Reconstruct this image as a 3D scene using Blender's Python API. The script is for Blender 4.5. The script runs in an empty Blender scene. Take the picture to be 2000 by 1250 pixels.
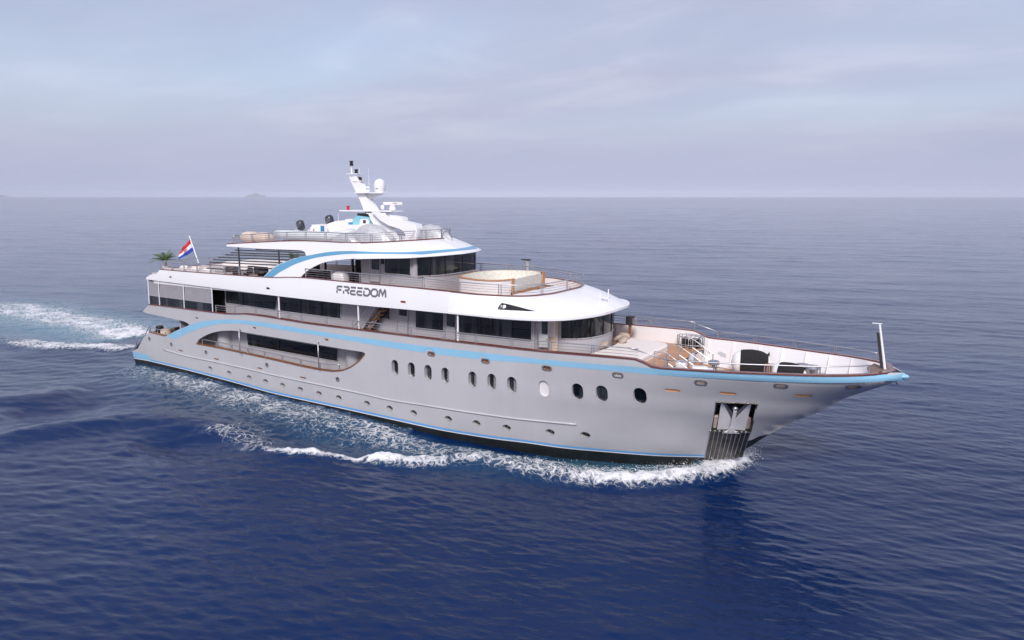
import bpy, math, random
import numpy as np
from mathutils import Vector, noise
from mathutils.geometry import delaunay_2d_cdt
from mathutils.bvhtree import BVHTree

random.seed(7); RNG = np.random.default_rng(11)
SC = bpy.context.scene; COL = SC.collection
rad = math.radians

# ------------------------------------------------------------------ camera
FPX, PSI, CH = 1365.0, rad(32.5), 13.3
CAM = np.array([32.1878, -33.3952, CH])
PITCH = math.atan(241 / FPX)
_r = np.array([math.cos(PSI), math.sin(PSI), 0]); _fh = np.array([-math.sin(PSI), math.cos(PSI), 0])
_f = _fh * math.cos(PITCH) + np.array([0, 0, -math.sin(PITCH)])
_u = _fh * math.sin(PITCH) + np.array([0, 0, math.cos(PITCH)])
cd = bpy.data.cameras.new('camera'); cam = bpy.data.objects.new('camera', cd); COL.objects.link(cam)
cam.location = CAM; cam.rotation_euler = (math.pi / 2 - PITCH, 0, PSI)
cd.sensor_width = 36; cd.lens = 36 * FPX / 2000; cd.clip_start = 0.5; cd.clip_end = 120000
SC.camera = cam

# ------------------------------------------------------------------ light
SC.view_settings.view_transform = 'Standard'; SC.view_settings.look = 'None'
SC.view_settings.exposure = 0.95; SC.view_settings.gamma = 1
SUN_EL, SUN_AZ = rad(40), rad(-64)          # direction towards the sun: azimuth from +x
sd = bpy.data.lights.new('sun', 'SUN'); sd.energy = 1.55; sd.angle = rad(14); sd.color = (1.0, .955, .92)
sun = bpy.data.objects.new('sun', sd); COL.objects.link(sun)
sdir = Vector((math.cos(SUN_EL) * math.cos(SUN_AZ), math.cos(SUN_EL) * math.sin(SUN_AZ), math.sin(SUN_EL)))
sun.rotation_euler = sdir.to_track_quat('Z', 'Y').to_euler()
W = bpy.data.worlds.new('World'); SC.world = W; W.use_nodes = True
nt = W.node_tree; N = nt.nodes; L = nt.links; N.clear()
out = N.new('ShaderNodeOutputWorld'); bg = N.new('ShaderNodeBackground'); bg.inputs[1].default_value = 0.1
sky = N.new('ShaderNodeTexSky'); sky.sky_type = 'NISHITA'; sky.sun_disc = False
sky.sun_elevation = SUN_EL; sky.sun_rotation = math.pi / 2 - SUN_AZ; sky.dust_density = 2.0
tc = N.new('ShaderNodeTexCoord'); sep = N.new('ShaderNodeSeparateXYZ'); L.new(tc.outputs['Generated'], sep.inputs[0])
# cloud layer: direction projected onto a flat ceiling, so clouds shrink towards the horizon
mx = N.new('ShaderNodeMath'); mx.operation = 'MAXIMUM'; mx.inputs[1].default_value = 0.0; L.new(sep.outputs[2], mx.inputs[0])
ad = N.new('ShaderNodeMath'); ad.operation = 'ADD'; ad.inputs[1].default_value = 0.13; L.new(mx.outputs[0], ad.inputs[0])
dv = N.new('ShaderNodeVectorMath'); dv.operation = 'DIVIDE'; L.new(tc.outputs['Generated'], dv.inputs[0])
cb = N.new('ShaderNodeCombineXYZ'); L.new(ad.outputs[0], cb.inputs[0]); L.new(ad.outputs[0], cb.inputs[1]); cb.inputs[2].default_value = 1
L.new(cb.outputs[0], dv.inputs[1])
def wnoise(scale, detail, rough, dist, loc):
    m = N.new('ShaderNodeMapping'); m.inputs['Location'].default_value = loc; m.inputs['Rotation'].default_value = (0, 0, PSI + .25)
    m.inputs['Scale'].default_value = (.75, 1.15, .6)
    L.new(dv.outputs[0], m.inputs[0]); n = N.new('ShaderNodeTexNoise'); n.inputs['Scale'].default_value = scale
    n.inputs['Detail'].default_value = detail; n.inputs['Roughness'].default_value = rough; n.inputs['Distortion'].default_value = dist
    L.new(m.outputs[0], n.inputs[0]); return n
n1 = wnoise(1.15, 7, .55, .35, (3.1, 1.7, 0)); n2 = wnoise(.55, 3, .5, .2, (8.3, 4.4, 1))
r1 = N.new('ShaderNodeValToRGB'); L.new(n1.outputs[0], r1.inputs[0])
r1.color_ramp.elements[0].position = .36; r1.color_ramp.elements[0].color = (2.38, 2.52, 3.32, 1)
r1.color_ramp.elements[1].position = .68; r1.color_ramp.elements[1].color = (3.35, 3.25, 3.95, 1)
e = r1.color_ramp.elements.new(.50); e.color = (2.62, 2.68, 3.48, 1)
cov = N.new('ShaderNodeMapRange'); cov.inputs[1].default_value = .35; cov.inputs[2].default_value = .7
cov.inputs[3].default_value = .62; cov.inputs[4].default_value = .97; L.new(n2.outputs[0], cov.inputs[0])
mixc = N.new('ShaderNodeMix'); mixc.data_type = 'RGBA'; L.new(cov.outputs[0], mixc.inputs[0]); L.new(sky.outputs[0], mixc.inputs[6]); L.new(r1.outputs[0], mixc.inputs[7])
# even milky band low over the sea
hz = N.new('ShaderNodeMapRange'); hz.inputs[1].default_value = 0.0; hz.inputs[2].default_value = .17; hz.inputs[3].default_value = 1; hz.inputs[4].default_value = 0
hz.interpolation_type = 'SMOOTHSTEP'; L.new(sep.outputs[2], hz.inputs[0])
mixh = N.new('ShaderNodeMix'); mixh.data_type = 'RGBA'; L.new(hz.outputs[0], mixh.inputs[0]); L.new(mixc.outputs[2], mixh.inputs[6])
mixh.inputs[7].default_value = (2.42, 2.56, 3.52, 1)
L.new(mixh.outputs[2], bg.inputs[0]); L.new(bg.outputs[0], out.inputs[0])

# ------------------------------------------------------------------ projection helpers (photo pixel -> point in the place)
def ray(px, py):
    return _f + _r * (px - 1000) / FPX - _u * (py - 625) / FPX
def AY(px, py, y):
    d = ray(px, py); return CAM + d * (y - CAM[1]) / d[1]
def AZ(px, py, z):
    d = ray(px, py); return CAM + d * (z - CAM[2]) / d[2]
def AX(px, py, x):
    d = ray(px, py); return CAM + d * (x - CAM[0]) / d[0]
def pchip(xs, ys):
    xs = np.array(xs, float); ys = np.array(ys, float); h = np.diff(xs); dl = np.diff(ys) / h
    d = np.zeros(len(xs)); d[0] = dl[0]; d[-1] = dl[-1]
    for i in range(1, len(xs) - 1):
        if dl[i - 1] * dl[i] > 0:
            w1 = 2 * h[i] + h[i - 1]; w2 = h[i] + 2 * h[i - 1]; d[i] = (w1 + w2) / (w1 / dl[i - 1] + w2 / dl[i])
    def f(x):
        x = min(max(float(x), xs[0]), xs[-1]); i = min(int(np.searchsorted(xs, x, 'right')) - 1, len(xs) - 2)
        t = (x - xs[i]) / h[i]; t2 = t * t; t3 = t2 * t
        return (2*t3-3*t2+1)*ys[i] + (t3-2*t2+t)*h[i]*d[i] + (-2*t3+3*t2)*ys[i+1] + (t3-t2)*h[i]*d[i+1]
    return f
def TZ(x): return 0.012 * x

# hull form
stem_x = pchip([-1.6, 0, .91, 1.46, 2.11, 2.96, 3.62, 4.43, 4.96, 5.4, 5.62, 5.8, 6.1], [20.5, 22.7, 24.02, 24.67, 25.37, 26.47, 27.53, 28.54, 29.52, 30.33, 30.72, 30.78, 30.5])
cap_t = pchip([0, .35, 1.2, 2.4, 4.4, 6.4, 8.4, 10.4, 12.6, 15.5, 60], [0, .15, .335, .48, .63, .765, .86, .92, .965, 1, 1])
boot_t = pchip([0, .5, 1.85, 3, 5.4, 7.9, 9.2, 12, 15.3, 60], [0, .09, .27, .41, .62, .80, .85, .94, 1, 1])
aft_t = pchip([-24, -20, -17, -12, -6, 0, 40], [.86, .905, .93, .965, .99, 1, 1])
beam_z = pchip([-2.0, -.6, .8, 2.2, 4, 5.8, 7], [3.2, 4.0, 4.33, 4.45, 4.5, 4.5, 4.48])
def bh(x, z):
    s = stem_x(z) - x
    if s <= 0: return 0.0
    t = min(max((z - .8) / 5.0, 0), 1.15); t = t ** 1.15
    return beam_z(z) * aft_t(x) * (boot_t(s) * (1 - t) + cap_t(s) * t)
sup_z = pchip([6.5, 7.2, 8.4, 9.9, 10.7, 11.5], [4.5, 4.5, 4.42, 4.22, 4.12, 4.05])
def bs(x, z): return sup_z(z) * aft_t(x)
def HS(px, py, bf=None):
    """photo pixel -> (x, z) on the starboard surface y = -b(x, z)"""
    bf = bf or bh
    d = ray(px, py); lo, hi = -7.0, 0.0
    def g(y):
        p = CAM + d * (y - CAM[1]) / d[1]; return y + bf(p[0], p[2]), p
    best = None
    ys = np.linspace(-5.2, 0, 53); pv, pp = g(ys[0])
    for y in ys[1:]:
        v, p = g(y)
        if pv < 0 <= v:
            a, b = y - (ys[1] - ys[0]), y
            for _ in range(30):
                m = (a + b) / 2; vm, pm = g(m)
                if vm < 0: a = m
                else: b = m
            return (pm[0], pm[2])
        pv = v
    p = g(0)[1]; return (p[0], p[2])

# ------------------------------------------------------------------ materials
MATS = {}
def mk(name, col, rough=.5, metal=0.0, var=.06, vscale=3.0, bump=0.0, bscale=40, spec=.5, coat=0.0, emis=None):
    m = bpy.data.materials.new(name); m.use_nodes = True; t = m.node_tree; b = t.nodes['Principled BSDF']
    b.inputs['Roughness'].default_value = rough; b.inputs['Metallic'].default_value = metal
    b.inputs['Specular IOR Level'].default_value = spec; b.inputs['Coat Weight'].default_value = coat
    b.inputs['Coat Roughness'].default_value = .08
    g = t.nodes.new('ShaderNodeTexCoord'); n = t.nodes.new('ShaderNodeTexNoise'); n.inputs['Scale'].default_value = vscale; n.inputs['Detail'].default_value = 4
    t.links.new(g.outputs['Object'], n.inputs[0])
    r = t.nodes.new('ShaderNodeValToRGB'); t.links.new(n.outputs[0], r.inputs[0])
    r.color_ramp.elements[0].position = .3; r.color_ramp.elements[1].position = .7
    r.color_ramp.elements[0].color = tuple(c * (1 - var) for c in col) + (1,)
    r.color_ramp.elements[1].color = tuple(min(1, c * (1 + var)) for c in col) + (1,)
    t.links.new(r.outputs[0], b.inputs['Base Color'])
    if bump:
        n2 = t.nodes.new('ShaderNodeTexNoise'); n2.inputs['Scale'].default_value = bscale; t.links.new(g.outputs['Object'], n2.inputs[0])
        bp = t.nodes.new('ShaderNodeBump'); bp.inputs['Strength'].default_value = bump; bp.inputs['Distance'].default_value = .02
        t.links.new(n2.outputs[0], bp.inputs['Height']); t.links.new(bp.outputs[0], b.inputs['Normal'])
    MATS[name] = m; return m
mk('hull_grey', (.505, .50, .52), .30, 0, .035, .45, .05, 1.1, .5, .25)
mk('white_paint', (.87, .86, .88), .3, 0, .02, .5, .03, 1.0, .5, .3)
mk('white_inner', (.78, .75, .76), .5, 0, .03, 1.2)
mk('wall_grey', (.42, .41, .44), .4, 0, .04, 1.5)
mk('blue_light', (.27, .53, .73), .35, 0, .03, 1, coat=.2)
mk('blue_deep', (.13, .36, .56), .35, 0, .03, 1, coat=.2)
mk('blue_line', (.14, .38, .74), .35, 0, .05, 1)
mk('boot_black', (.018, .02, .02), .35, 0, .35, 2.0, .1, 4)
mk('varnish', (.17, .045, .03), .25, 0, .25, 6, coat=.5)
mk('steel', (.55, .54, .56), .38, .85, .05)
mk('dull_steel', (.45, .44, .45), .4, .9, .15, 8, .2)
mk('glass', (.006, .008, .011), .06, 0, .3, .8, spec=.6)
mk('black', (.012, .012, .014), .45)
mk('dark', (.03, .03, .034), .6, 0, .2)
mk('screen', (.30, .285, .31), .6, 0, .07, 2.0, .1, 9)
mk('cushion', (.78, .72, .68), .8, 0, .04, 5, .25, 6)
mk('beige', (.62, .50, .42), .8, 0, .08, 6, .5, 7)
mk('pillow', (.42, .34, .29), .85, 0, .3, 16)
mk('orange_wood', (.52, .25, .11), .4, 0, .15, 10)
mk('bronze', (.30, .12, .05), .35, .3, .2, 10)
mk('orange_slot', (.75, .33, .13), .5, 0, .1, 5)
mk('rib_grey', (.62, .64, .66), .45, 0, .04, 4, .1, 8)
mk('white_gel', (.80, .78, .78), .35, 0, .03, 3)
mk('silver_cloth', (.55, .55, .57), .42, .25, .1, 5, .9, 5)
mk('tender_blue', (.05, .23, .42), .3, 0, .05)
mk('tender_light', (.25, .55, .66), .3, 0, .05)
mk('red', (.55, .02, .03), .4)
mk('skin', (.50, .28, .2), .6)
mk('leaf', (.07, .12, .03), .6, 0, .4, 9)
mk('flag_blue', (.02, .06, .45), .7)
mk('flag_white', (.8, .78, .8), .7)
mk('flag_red', (.65, .02, .03), .7)
mk('rope', (.55, .5, .43), .9, 0, .2, 30)
mk('pocket', (.05, .052, .055), .4, .6, .3, 6)
mk('chafe', (.11, .10, .098), .35, .75, .35, 2.5, .2)
mk('louvre', (.13, .13, .14), .35, .7)
mk('foam_white', (.85, .85, .87), .6)
mk('canvas', (.014, .013, .015), .95, 0, .3, 8, .3, 10)
mk('ring_grey', (.42, .43, .47), .5)
mk('reel_grey', (.22, .23, .28), .5)
mk('island', (.24, .27, .30), .9, 0, .3, .002)  # pale bluish rock: some of the distance haze is put into the colour
t = MATS['glass'].node_tree; g = [n for n in t.nodes if n.type == 'TEX_COORD'][0]; n_ = [n for n in t.nodes if n.type == 'TEX_NOISE'][0]
mp = t.nodes.new('ShaderNodeMapping'); mp.inputs['Scale'].default_value = (1.7, 1.7, .12); t.links.new(g.outputs['Object'], mp.inputs[0]); t.links.new(mp.outputs[0], n_.inputs[0])
rp_ = [n for n in t.nodes if n.type == 'VALTORGB'][0]; rp_.color_ramp.elements[0].position = .5; rp_.color_ramp.elements[0].color = (.004, .006, .009, 1); rp_.color_ramp.elements[1].position = .62; rp_.color_ramp.elements[1].color = (.045, .052, .06, 1)
# plating on the hull: soft sheen painted into the colour as faint vertical streaks, and panel ripple
t = MATS['hull_grey'].node_tree; b = t.nodes['Principled BSDF']; g = [n for n in t.nodes if n.type == 'TEX_COORD'][0]
mp = t.nodes.new('ShaderNodeMapping'); mp.inputs['Scale'].default_value = (1.6, 1.6, .16); t.links.new(g.outputs['Object'], mp.inputs[0])
n3 = t.nodes.new('ShaderNodeTexNoise'); n3.inputs['Scale'].default_value = 1.6; n3.inputs['Detail'].default_value = 5; t.links.new(mp.outputs[0], n3.inputs[0])
mr = t.nodes.new('ShaderNodeMapRange'); mr.inputs[1].default_value = .35; mr.inputs[2].default_value = .75; mr.inputs[3].default_value = 1.0; mr.inputs[4].default_value = .965; t.links.new(n3.outputs[0], mr.inputs[0])
vm = t.nodes.new('ShaderNodeVectorMath'); vm.operation = 'SCALE'; rp_ = [n for n in t.nodes if n.type == 'VALTORGB'][0]; t.links.new(rp_.outputs[0], vm.inputs[0]); t.links.new(mr.outputs[0], vm.inputs['Scale']); t.links.new(vm.outputs[0], b.inputs['Base Color'])
def plank_mat(name, c1, c2, rot=0):
    m = bpy.data.materials.new(name); m.use_nodes = True; t = m.node_tree; b = t.nodes['Principled BSDF']; b.inputs['Roughness'].default_value = .65
    g = t.nodes.new('ShaderNodeTexCoord'); mp = t.nodes.new('ShaderNodeMapping'); mp.inputs['Rotation'].default_value = (0, 0, rot)
    t.links.new(g.outputs['Object'], mp.inputs[0])
    br = t.nodes.new('ShaderNodeTexBrick'); br.inputs['Scale'].default_value = 1.0; br.inputs['Brick Width'].default_value = 2.4
    br.inputs['Row Height'].default_value = .11; br.inputs['Mortar Size'].default_value = .006
    br.inputs['Color1'].default_value = c1 + (1,); br.inputs['Color2'].default_value = c2 + (1,); br.inputs['Mortar'].default_value = (.06, .04, .03, 1)
    t.links.new(mp.outputs[0], br.inputs[0]); t.links.new(br.outputs[0], b.inputs['Base Color']); MATS[name] = m
plank_mat('teak', (.48, .25, .14), (.56, .31, .18))
plank_mat('teak_dark', (.20, .13, .10), (.25, .17, .13))
# mosaic of the hot tub
m = mk('mosaic', (.5, .6, .5), .3); t = m.node_tree; vo = t.nodes.new('ShaderNodeTexVoronoi'); vo.inputs['Scale'].default_value = 14
g = [n for n in t.nodes if n.type == 'TEX_COORD'][0]; t.links.new(g.outputs['Object'], vo.inputs[0])
rr = t.nodes.new('ShaderNodeValToRGB'); rr.color_ramp.elements[0].color = (.58, .56, .47, 1); rr.color_ramp.elements[1].color = (.80, .77, .72, 1)
t.links.new(vo.outputs['Color'], rr.inputs[0]); t.links.new(rr.outputs[0], t.nodes['Principled BSDF'].inputs['Base Color'])

# ------------------------------------------------------------------ mesh helpers
class MB:
    def __init__(s): s.v = []; s.f = []; s.n = None; s.twin = False
    def add(s, vs, fs):
        o = len(s.v); s.v += [tuple(map(float, p)) for p in vs]; s.f += [tuple(i + o for i in f) for f in fs]; return s
    def box(s, x0, x1, y0, y1, z0, z1):
        return s.add([(x0,y0,z0),(x1,y0,z0),(x1,y1,z0),(x0,y1,z0),(x0,y0,z1),(x1,y0,z1),(x1,y1,z1),(x0,y1,z1)],
                     [(0,3,2,1),(4,5,6,7),(0,1,5,4),(1,2,6,5),(2,3,7,6),(3,0,4,7)])
    def tube(s, pts, r, n=6, closed=False, caps=True, r2=None):
        pts = [Vector(p) for p in pts]; k = len(pts); rings = []
        for i, p in enumerate(pts):
            a = pts[(i - 1) % k] if (closed or i > 0) else p; b = pts[(i + 1) % k] if (closed or i < k - 1) else p
            t = (b - a).normalized(); up = Vector((0, 0, 1)) if abs(t.z) < .9 else Vector((1, 0, 0))
            u = t.cross(up).normalized(); w = t.cross(u).normalized()
            rr = r if r2 is None else r + (r2 - r) * i / (k - 1)
            rings.append([p + (u * math.cos(2*math.pi*j/n) + w * math.sin(2*math.pi*j/n)) * rr for j in range(n)])
        vs = [q for rg in rings for q in rg]; fs = []
        for i in range(k if closed else k - 1):
            i2 = (i + 1) % k
            for j in range(n):
                j2 = (j + 1) % n; fs.append((i*n+j, i*n+j2, i2*n+j2, i2*n+j))
        if caps and not closed: fs += [tuple(range(n))[::-1], tuple((k-1)*n + j for j in range(n))]
        return s.add(vs, fs)
    def bar(s, pts, w, h, up=(0, 0, 1)):
        """rectangular section along a path; the path is the centre of the bottom face"""
        pts = [Vector(p) for p in pts]; k = len(pts); vs = []; fs = []
        for i, p in enumerate(pts):
            t = (pts[min(i+1, k-1)] - pts[max(i-1, 0)]).normalized(); u = t.cross(Vector(up)).normalized() * w / 2; v = Vector(up) * h
            vs += [p - u, p + u, p + u + v, p - u + v]
        for i in range(k - 1):
            a, b = i*4, i*4 + 4
            for j in range(4): j2 = (j+1) % 4; fs.append((a+j, a+j2, b+j2, b+j))
        fs += [(3, 2, 1, 0), (k*4-4, k*4-3, k*4-2, k*4-1)]
        return s.add(vs, fs)
    def prism(s, outline, vec):
        k = len(outline); vec = Vector(vec); a = [Vector(p) for p in outline]
        tri = delaunay_flat(a)
        vs = a + [p + vec for p in a]
        fs = [t for t in tri] + [tuple(i + k for i in reversed(t)) for t in tri]
        for i in range(k): j = (i+1) % k; fs.append((i, i+k, j+k, j))
        return s.add(vs, fs)
    def lathe(s, prof, c, n=20, sx=1, sy=1):
        c = Vector(c); vs = []; fs = []
        for r, z in prof:
            for j in range(n): vs.append((c.x + r*sx*math.cos(2*math.pi*j/n), c.y + r*sy*math.sin(2*math.pi*j/n), c.z + z))
        for i in range(len(prof)-1):
            for j in range(n): j2 = (j+1) % n; fs.append((i*n+j, i*n+j2, (i+1)*n+j2, (i+1)*n+j))
        fs += [tuple(range(n))[::-1], tuple((len(prof)-1)*n + j for j in range(n))]
        return s.add(vs, fs)
    def grid(s, rows):
        nr, nc = len(rows), len(rows[0]); vs = [p for r in rows for p in r]
        fs = [(i*nc+j, i*nc+j+1, (i+1)*nc+j+1, (i+1)*nc+j) for i in range(nr-1) for j in range(nc-1)]
        return s.add(vs, fs)
    def ball(s, c, rx, ry, rz, n=14, m=9, fn=None):
        c = Vector(c); vs = []; fs = []
        for i in range(m+1):
            th = math.pi * i / m
            for j in range(n):
                ph = 2*math.pi*j/n; d = Vector((math.sin(th)*math.cos(ph), math.sin(th)*math.sin(ph), math.cos(th)))
                k = fn(d) if fn else 1.0
                vs.append((c.x + d.x*rx*k, c.y + d.y*ry*k, c.z + d.z*rz*k))
        for i in range(m):
            for j in range(n): j2 = (j+1) % n; fs.append((i*n+j, (i+1)*n+j, (i+1)*n+j2, i*n+j2))
        return s.add(vs, fs)
    def rot(s, ang, c=(0, 0, 0), axis='Z'):
        from mathutils import Matrix
        M = Matrix.Translation(c) @ Matrix.Rotation(ang, 4, axis) @ Matrix.Translation(-Vector(c)); s.v = [tuple(M @ Vector(p)) for p in s.v]; return s
    def mirror(s): s.twin = True; return s
    def build(s, name, mat, parent=None, smooth=False, **kw):
        me = bpy.data.meshes.new(name); me.from_pydata(s.v, [], s.f); me.materials.append(MATS[mat])
        if smooth:
            me.shade_smooth()
        me.update(); o = bpy.data.objects.new(name, me); COL.objects.link(o)
        if smooth == 'auto': me.set_sharp_from_angle(angle=rad(38))
        if parent:
            o.parent = parent; o.location = -Vector(parent_world(parent))
        for k_, v_ in kw.items(): o[k_] = v_
        if s.twin:                                  # the same part on the port side
            t = MB(); t.v = [(x, -y, z) for x, y, z in s.v]; t.f = [f[::-1] for f in s.f]
            if s.n: t.n = [(a_[0], -a_[1], a_[2]) for a_ in s.n]; s.far = finish(t, name, mat, parent)
            else: t.build(name, mat, parent, smooth)
        return o
def parent_world(p):
    v = Vector((0, 0, 0))
    while p: v += p.location; p = p.parent
    return v
def delaunay_flat(pts):
    """triangulate a planar 3-D outline; returns index triples"""
    n = Vector((0, 0, 0)); k = len(pts)
    for i in range(k): n += pts[i].cross(pts[(i+1) % k])
    n.normalize(); a = n.orthogonal().normalized(); b = n.cross(a)
    p2 = [Vector((p.dot(a), p.dot(b))) for p in pts]
    r = delaunay_2d_cdt(p2, [(i, (i+1) % k) for i in range(k)], [], 0, 1e-7)
    orig = {}
    for i, o in enumerate(r[3]):
        if o: orig[i] = o[0]
    poly = np.array([(q.x, q.y) for q in p2]); out = []
    for f in r[2]:
        c = np.mean([(r[0][i].x, r[0][i].y) for i in f], axis=0)
        if inside(poly, c[None])[0] and all(i in orig for i in f): out.append(tuple(orig[i] for i in f))
    return out
def inside(poly, P):
    x, y = P[:, 0], P[:, 1]; r = np.zeros(len(P), bool); k = len(poly)
    for i in range(k):
        x1, y1 = poly[i]; x2, y2 = poly[(i+1) % k]
        c = ((y1 > y) != (y2 > y)); 
        with np.errstate(divide='ignore', invalid='ignore'):
            r ^= c & (x < (x2-x1) * (y-y1) / (y2-y1 if y2 != y1 else 1e-12) + x1)
    return r
def densify(poly, step, closed=True):
    out = []; k = len(poly)
    for i in range(k if closed else k - 1):
        a = np.array(poly[i], float); b = np.array(poly[(i+1) % k], float); n = max(1, int(math.ceil(np.linalg.norm(b-a) / step)))
        for j in range(n): out.append(a + (b-a)*j/n)
    if not closed: out.append(np.array(poly[-1], float))
    return out
def panel(outline, holes, bf, thick=.1, off=0.0, step=.3, grid=(.5, .4), both=True, dense_x=None):
    """sheet with holes laid on the surface y = -b(x, z), with thickness; outline/holes in (x, z)"""
    O = densify(outline, step); H = [densify(h, step) for h in holes]
    P = list(O); E = [(i, (i+1) % len(O)) for i in range(len(O))]
    for h in H:
        o = len(P); P += h; E += [(o+i, o+(i+1) % len(h)) for i in range(len(h))]
    B = np.array(P); xs = np.arange(B[:, 0].min(), B[:, 0].max(), grid[0]); zs = np.arange(B[:, 1].min(), B[:, 1].max(), grid[1])
    if dense_x is not None: xs = np.concatenate([xs[xs < dense_x], np.arange(dense_x, B[:, 0].max(), .12)])
    G = np.array([(x, z) for x in xs for z in zs]) + 1e-4; G = G[inside(np.array(O), G)]
    for h in H: G = G[~inside(np.array(h), G)]
    if len(G):
        dmin = np.min(np.linalg.norm(G[:, None] - B[None], axis=2), axis=1); G = G[dmin > .1]
    nb = len(P); allp = [Vector(p) for p in P] + [Vector(p) for p in G]
    r = delaunay_2d_cdt(allp, E, [], 0, 1e-6); V = np.array([(v.x, v.y) for v in r[0]])
    F = np.array([f for f in r[2] if len(f) == 3]); C = V[F].mean(axis=1)
    ok = inside(np.array(O), C)
    for h in H: ok &= ~inside(np.array(h), C)
    F = F[ok]; a = V[F]; ar = (a[:,1,0]-a[:,0,0])*(a[:,2,1]-a[:,0,1]) - (a[:,2,0]-a[:,0,0])*(a[:,1,1]-a[:,0,1])
    F = np.where((ar > 0)[:, None], F, F[:, ::-1])
    def nrm(x, z):
        e_ = .03; bx = (bf(x+e_, z) - bf(x-e_, z)) / (2*e_); bz = (bf(x, z+e_) - bf(x, z-e_)) / (2*e_)
        bx = max(-3, min(3, bx)); v = np.array([-bx, -1, -bz]); return v / np.linalg.norm(v)
    Nn = np.array([nrm(x, z) for x, z in V]); S = np.array([(x, -bf(x, z), z) for x, z in V]) + Nn * off
    vs = [tuple(p) for p in S]; fs = [tuple(f) for f in F]; vn = [tuple(n) for n in Nn]; 
    nf = len(vs)
    if thick:
        bk = S + np.array([0, thick, 0]); bk[:, 1] = np.minimum(bk[:, 1], 0.0)
        vs += [tuple(p) for p in bk]; vn += [tuple(-n) for n in Nn]; fs += [tuple(i + nf for i in f[::-1]) for f in F]
        cnt = {}
        for f in F:
            for q in range(3):
                a_, b_ = int(f[q]), int(f[(q+1) % 3]); cnt.setdefault((min(a_, b_), max(a_, b_)), []).append((a_, b_))
        for es in cnt.values():
            if len(es) == 1:
                a_, b_ = es[0]; p = len(vs); q4 = [S[a_], bk[a_], bk[b_], S[b_]]
                n_ = np.cross(q4[1]-q4[0], q4[3]-q4[0]); ln = np.linalg.norm(n_)
                n_ = n_/ln if ln > 1e-9 else np.array([0, 0, 1.])
                vs += [tuple(x_) for x_ in q4]; vn += [tuple(n_)] * 4; fs.append((p, p+1, p+2, p+3))
    mb = MB(); mb.add(vs, fs); mb.n = vn
    if both: mb.mirror()
    return mb
def finish(mb, name, mat, parent, **kw):
    o = mb.build(name, mat, parent, smooth=True, **kw)
    if mb.n: o.data.normals_split_custom_set_from_vertices([Vector(n).normalized() for n in mb.n])
    return o
def bvh_of(*objs):
    V = []; F = []
    for o in objs:
        k = len(V); V += [v.co.copy() for v in o.data.vertices]; F += [[i + k for i in p.vertices] for p in o.data.polygons]
    return BVHTree.FromPolygons(V, F)
def shoot(bvh, px, py):
    d = Vector(ray(px, py)).normalized(); h = bvh.ray_cast(Vector(CAM), d)
    if h[0] is None: return None
    n = h[1]; n = n if n.dot(d) < 0 else -n
    return np.array(h[0]), np.array(n)
def resample(pts, n):
    pts = [np.array(p, float) for p in pts]; s = np.concatenate([[0], np.cumsum([np.linalg.norm(b-a) for a, b in zip(pts, pts[1:])])])
    return [np.array([np.interp(t, s, [p[k] for p in pts]) for k in range(len(pts[0]))]) for t in np.linspace(0, s[-1], n)]
def smooth_path(pts, n):
    """smooth curve through points (pchip on each coordinate by chord length)"""
    pts = [np.array(p, float) for p in pts]; s = np.concatenate([[0], np.cumsum([np.linalg.norm(b-a) for a, b in zip(pts, pts[1:])])])
    fs = [pchip(s, [p[k] for p in pts]) for k in range(len(pts[0]))]
    return [np.array([f(t) for f in fs]) for t in np.linspace(0, s[-1], n)]
def overlay(bvh, upper, lower, n=60, rows=3, off=.008, smooth=True, both=True):
    """painted band between two traced lines, laid on a surface with a few mm of its own thickness"""
    U = smooth_path(upper, n) if smooth else resample(upper, n); Lw = smooth_path(lower, n) if smooth else resample(lower, n)
    R = []
    for k in range(rows):
        row = []
        for a, b in zip(U, Lw):
            h = None
            for e_ in (0, .04, .1, .18, .3):
                q = k/(rows-1); q = q + (e_ if q < .5 else -e_ if q > .5 else 0); h = shoot(bvh, *(a + (b-a)*q))
                if h is not None: break
            row.append(None if h is None else tuple(h[0] + h[1]*off))
        R.append(row)
    mb = MB(); good = [all(R[k][i] is not None for k in range(rows)) for i in range(n)]
    idx = [i for i in range(n) if good[i]]
    mb.grid([[R[k][i] for i in idx] for k in reversed(range(rows))])
    if both: mb.mirror()
    return mb

def tag(o, label=None, cat=None, group=None, kind=None):
    if label: o['label'] = label
    if cat: o['category'] = cat
    if group: o['group'] = group
    if kind: o['kind'] = kind
    return o
def thing(name, loc, label, cat, group=None):
    o = bpy.data.objects.new(name, None); COL.objects.link(o); o.location = loc; o.empty_display_size = .3
    return tag(o, label, cat, group)
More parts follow.
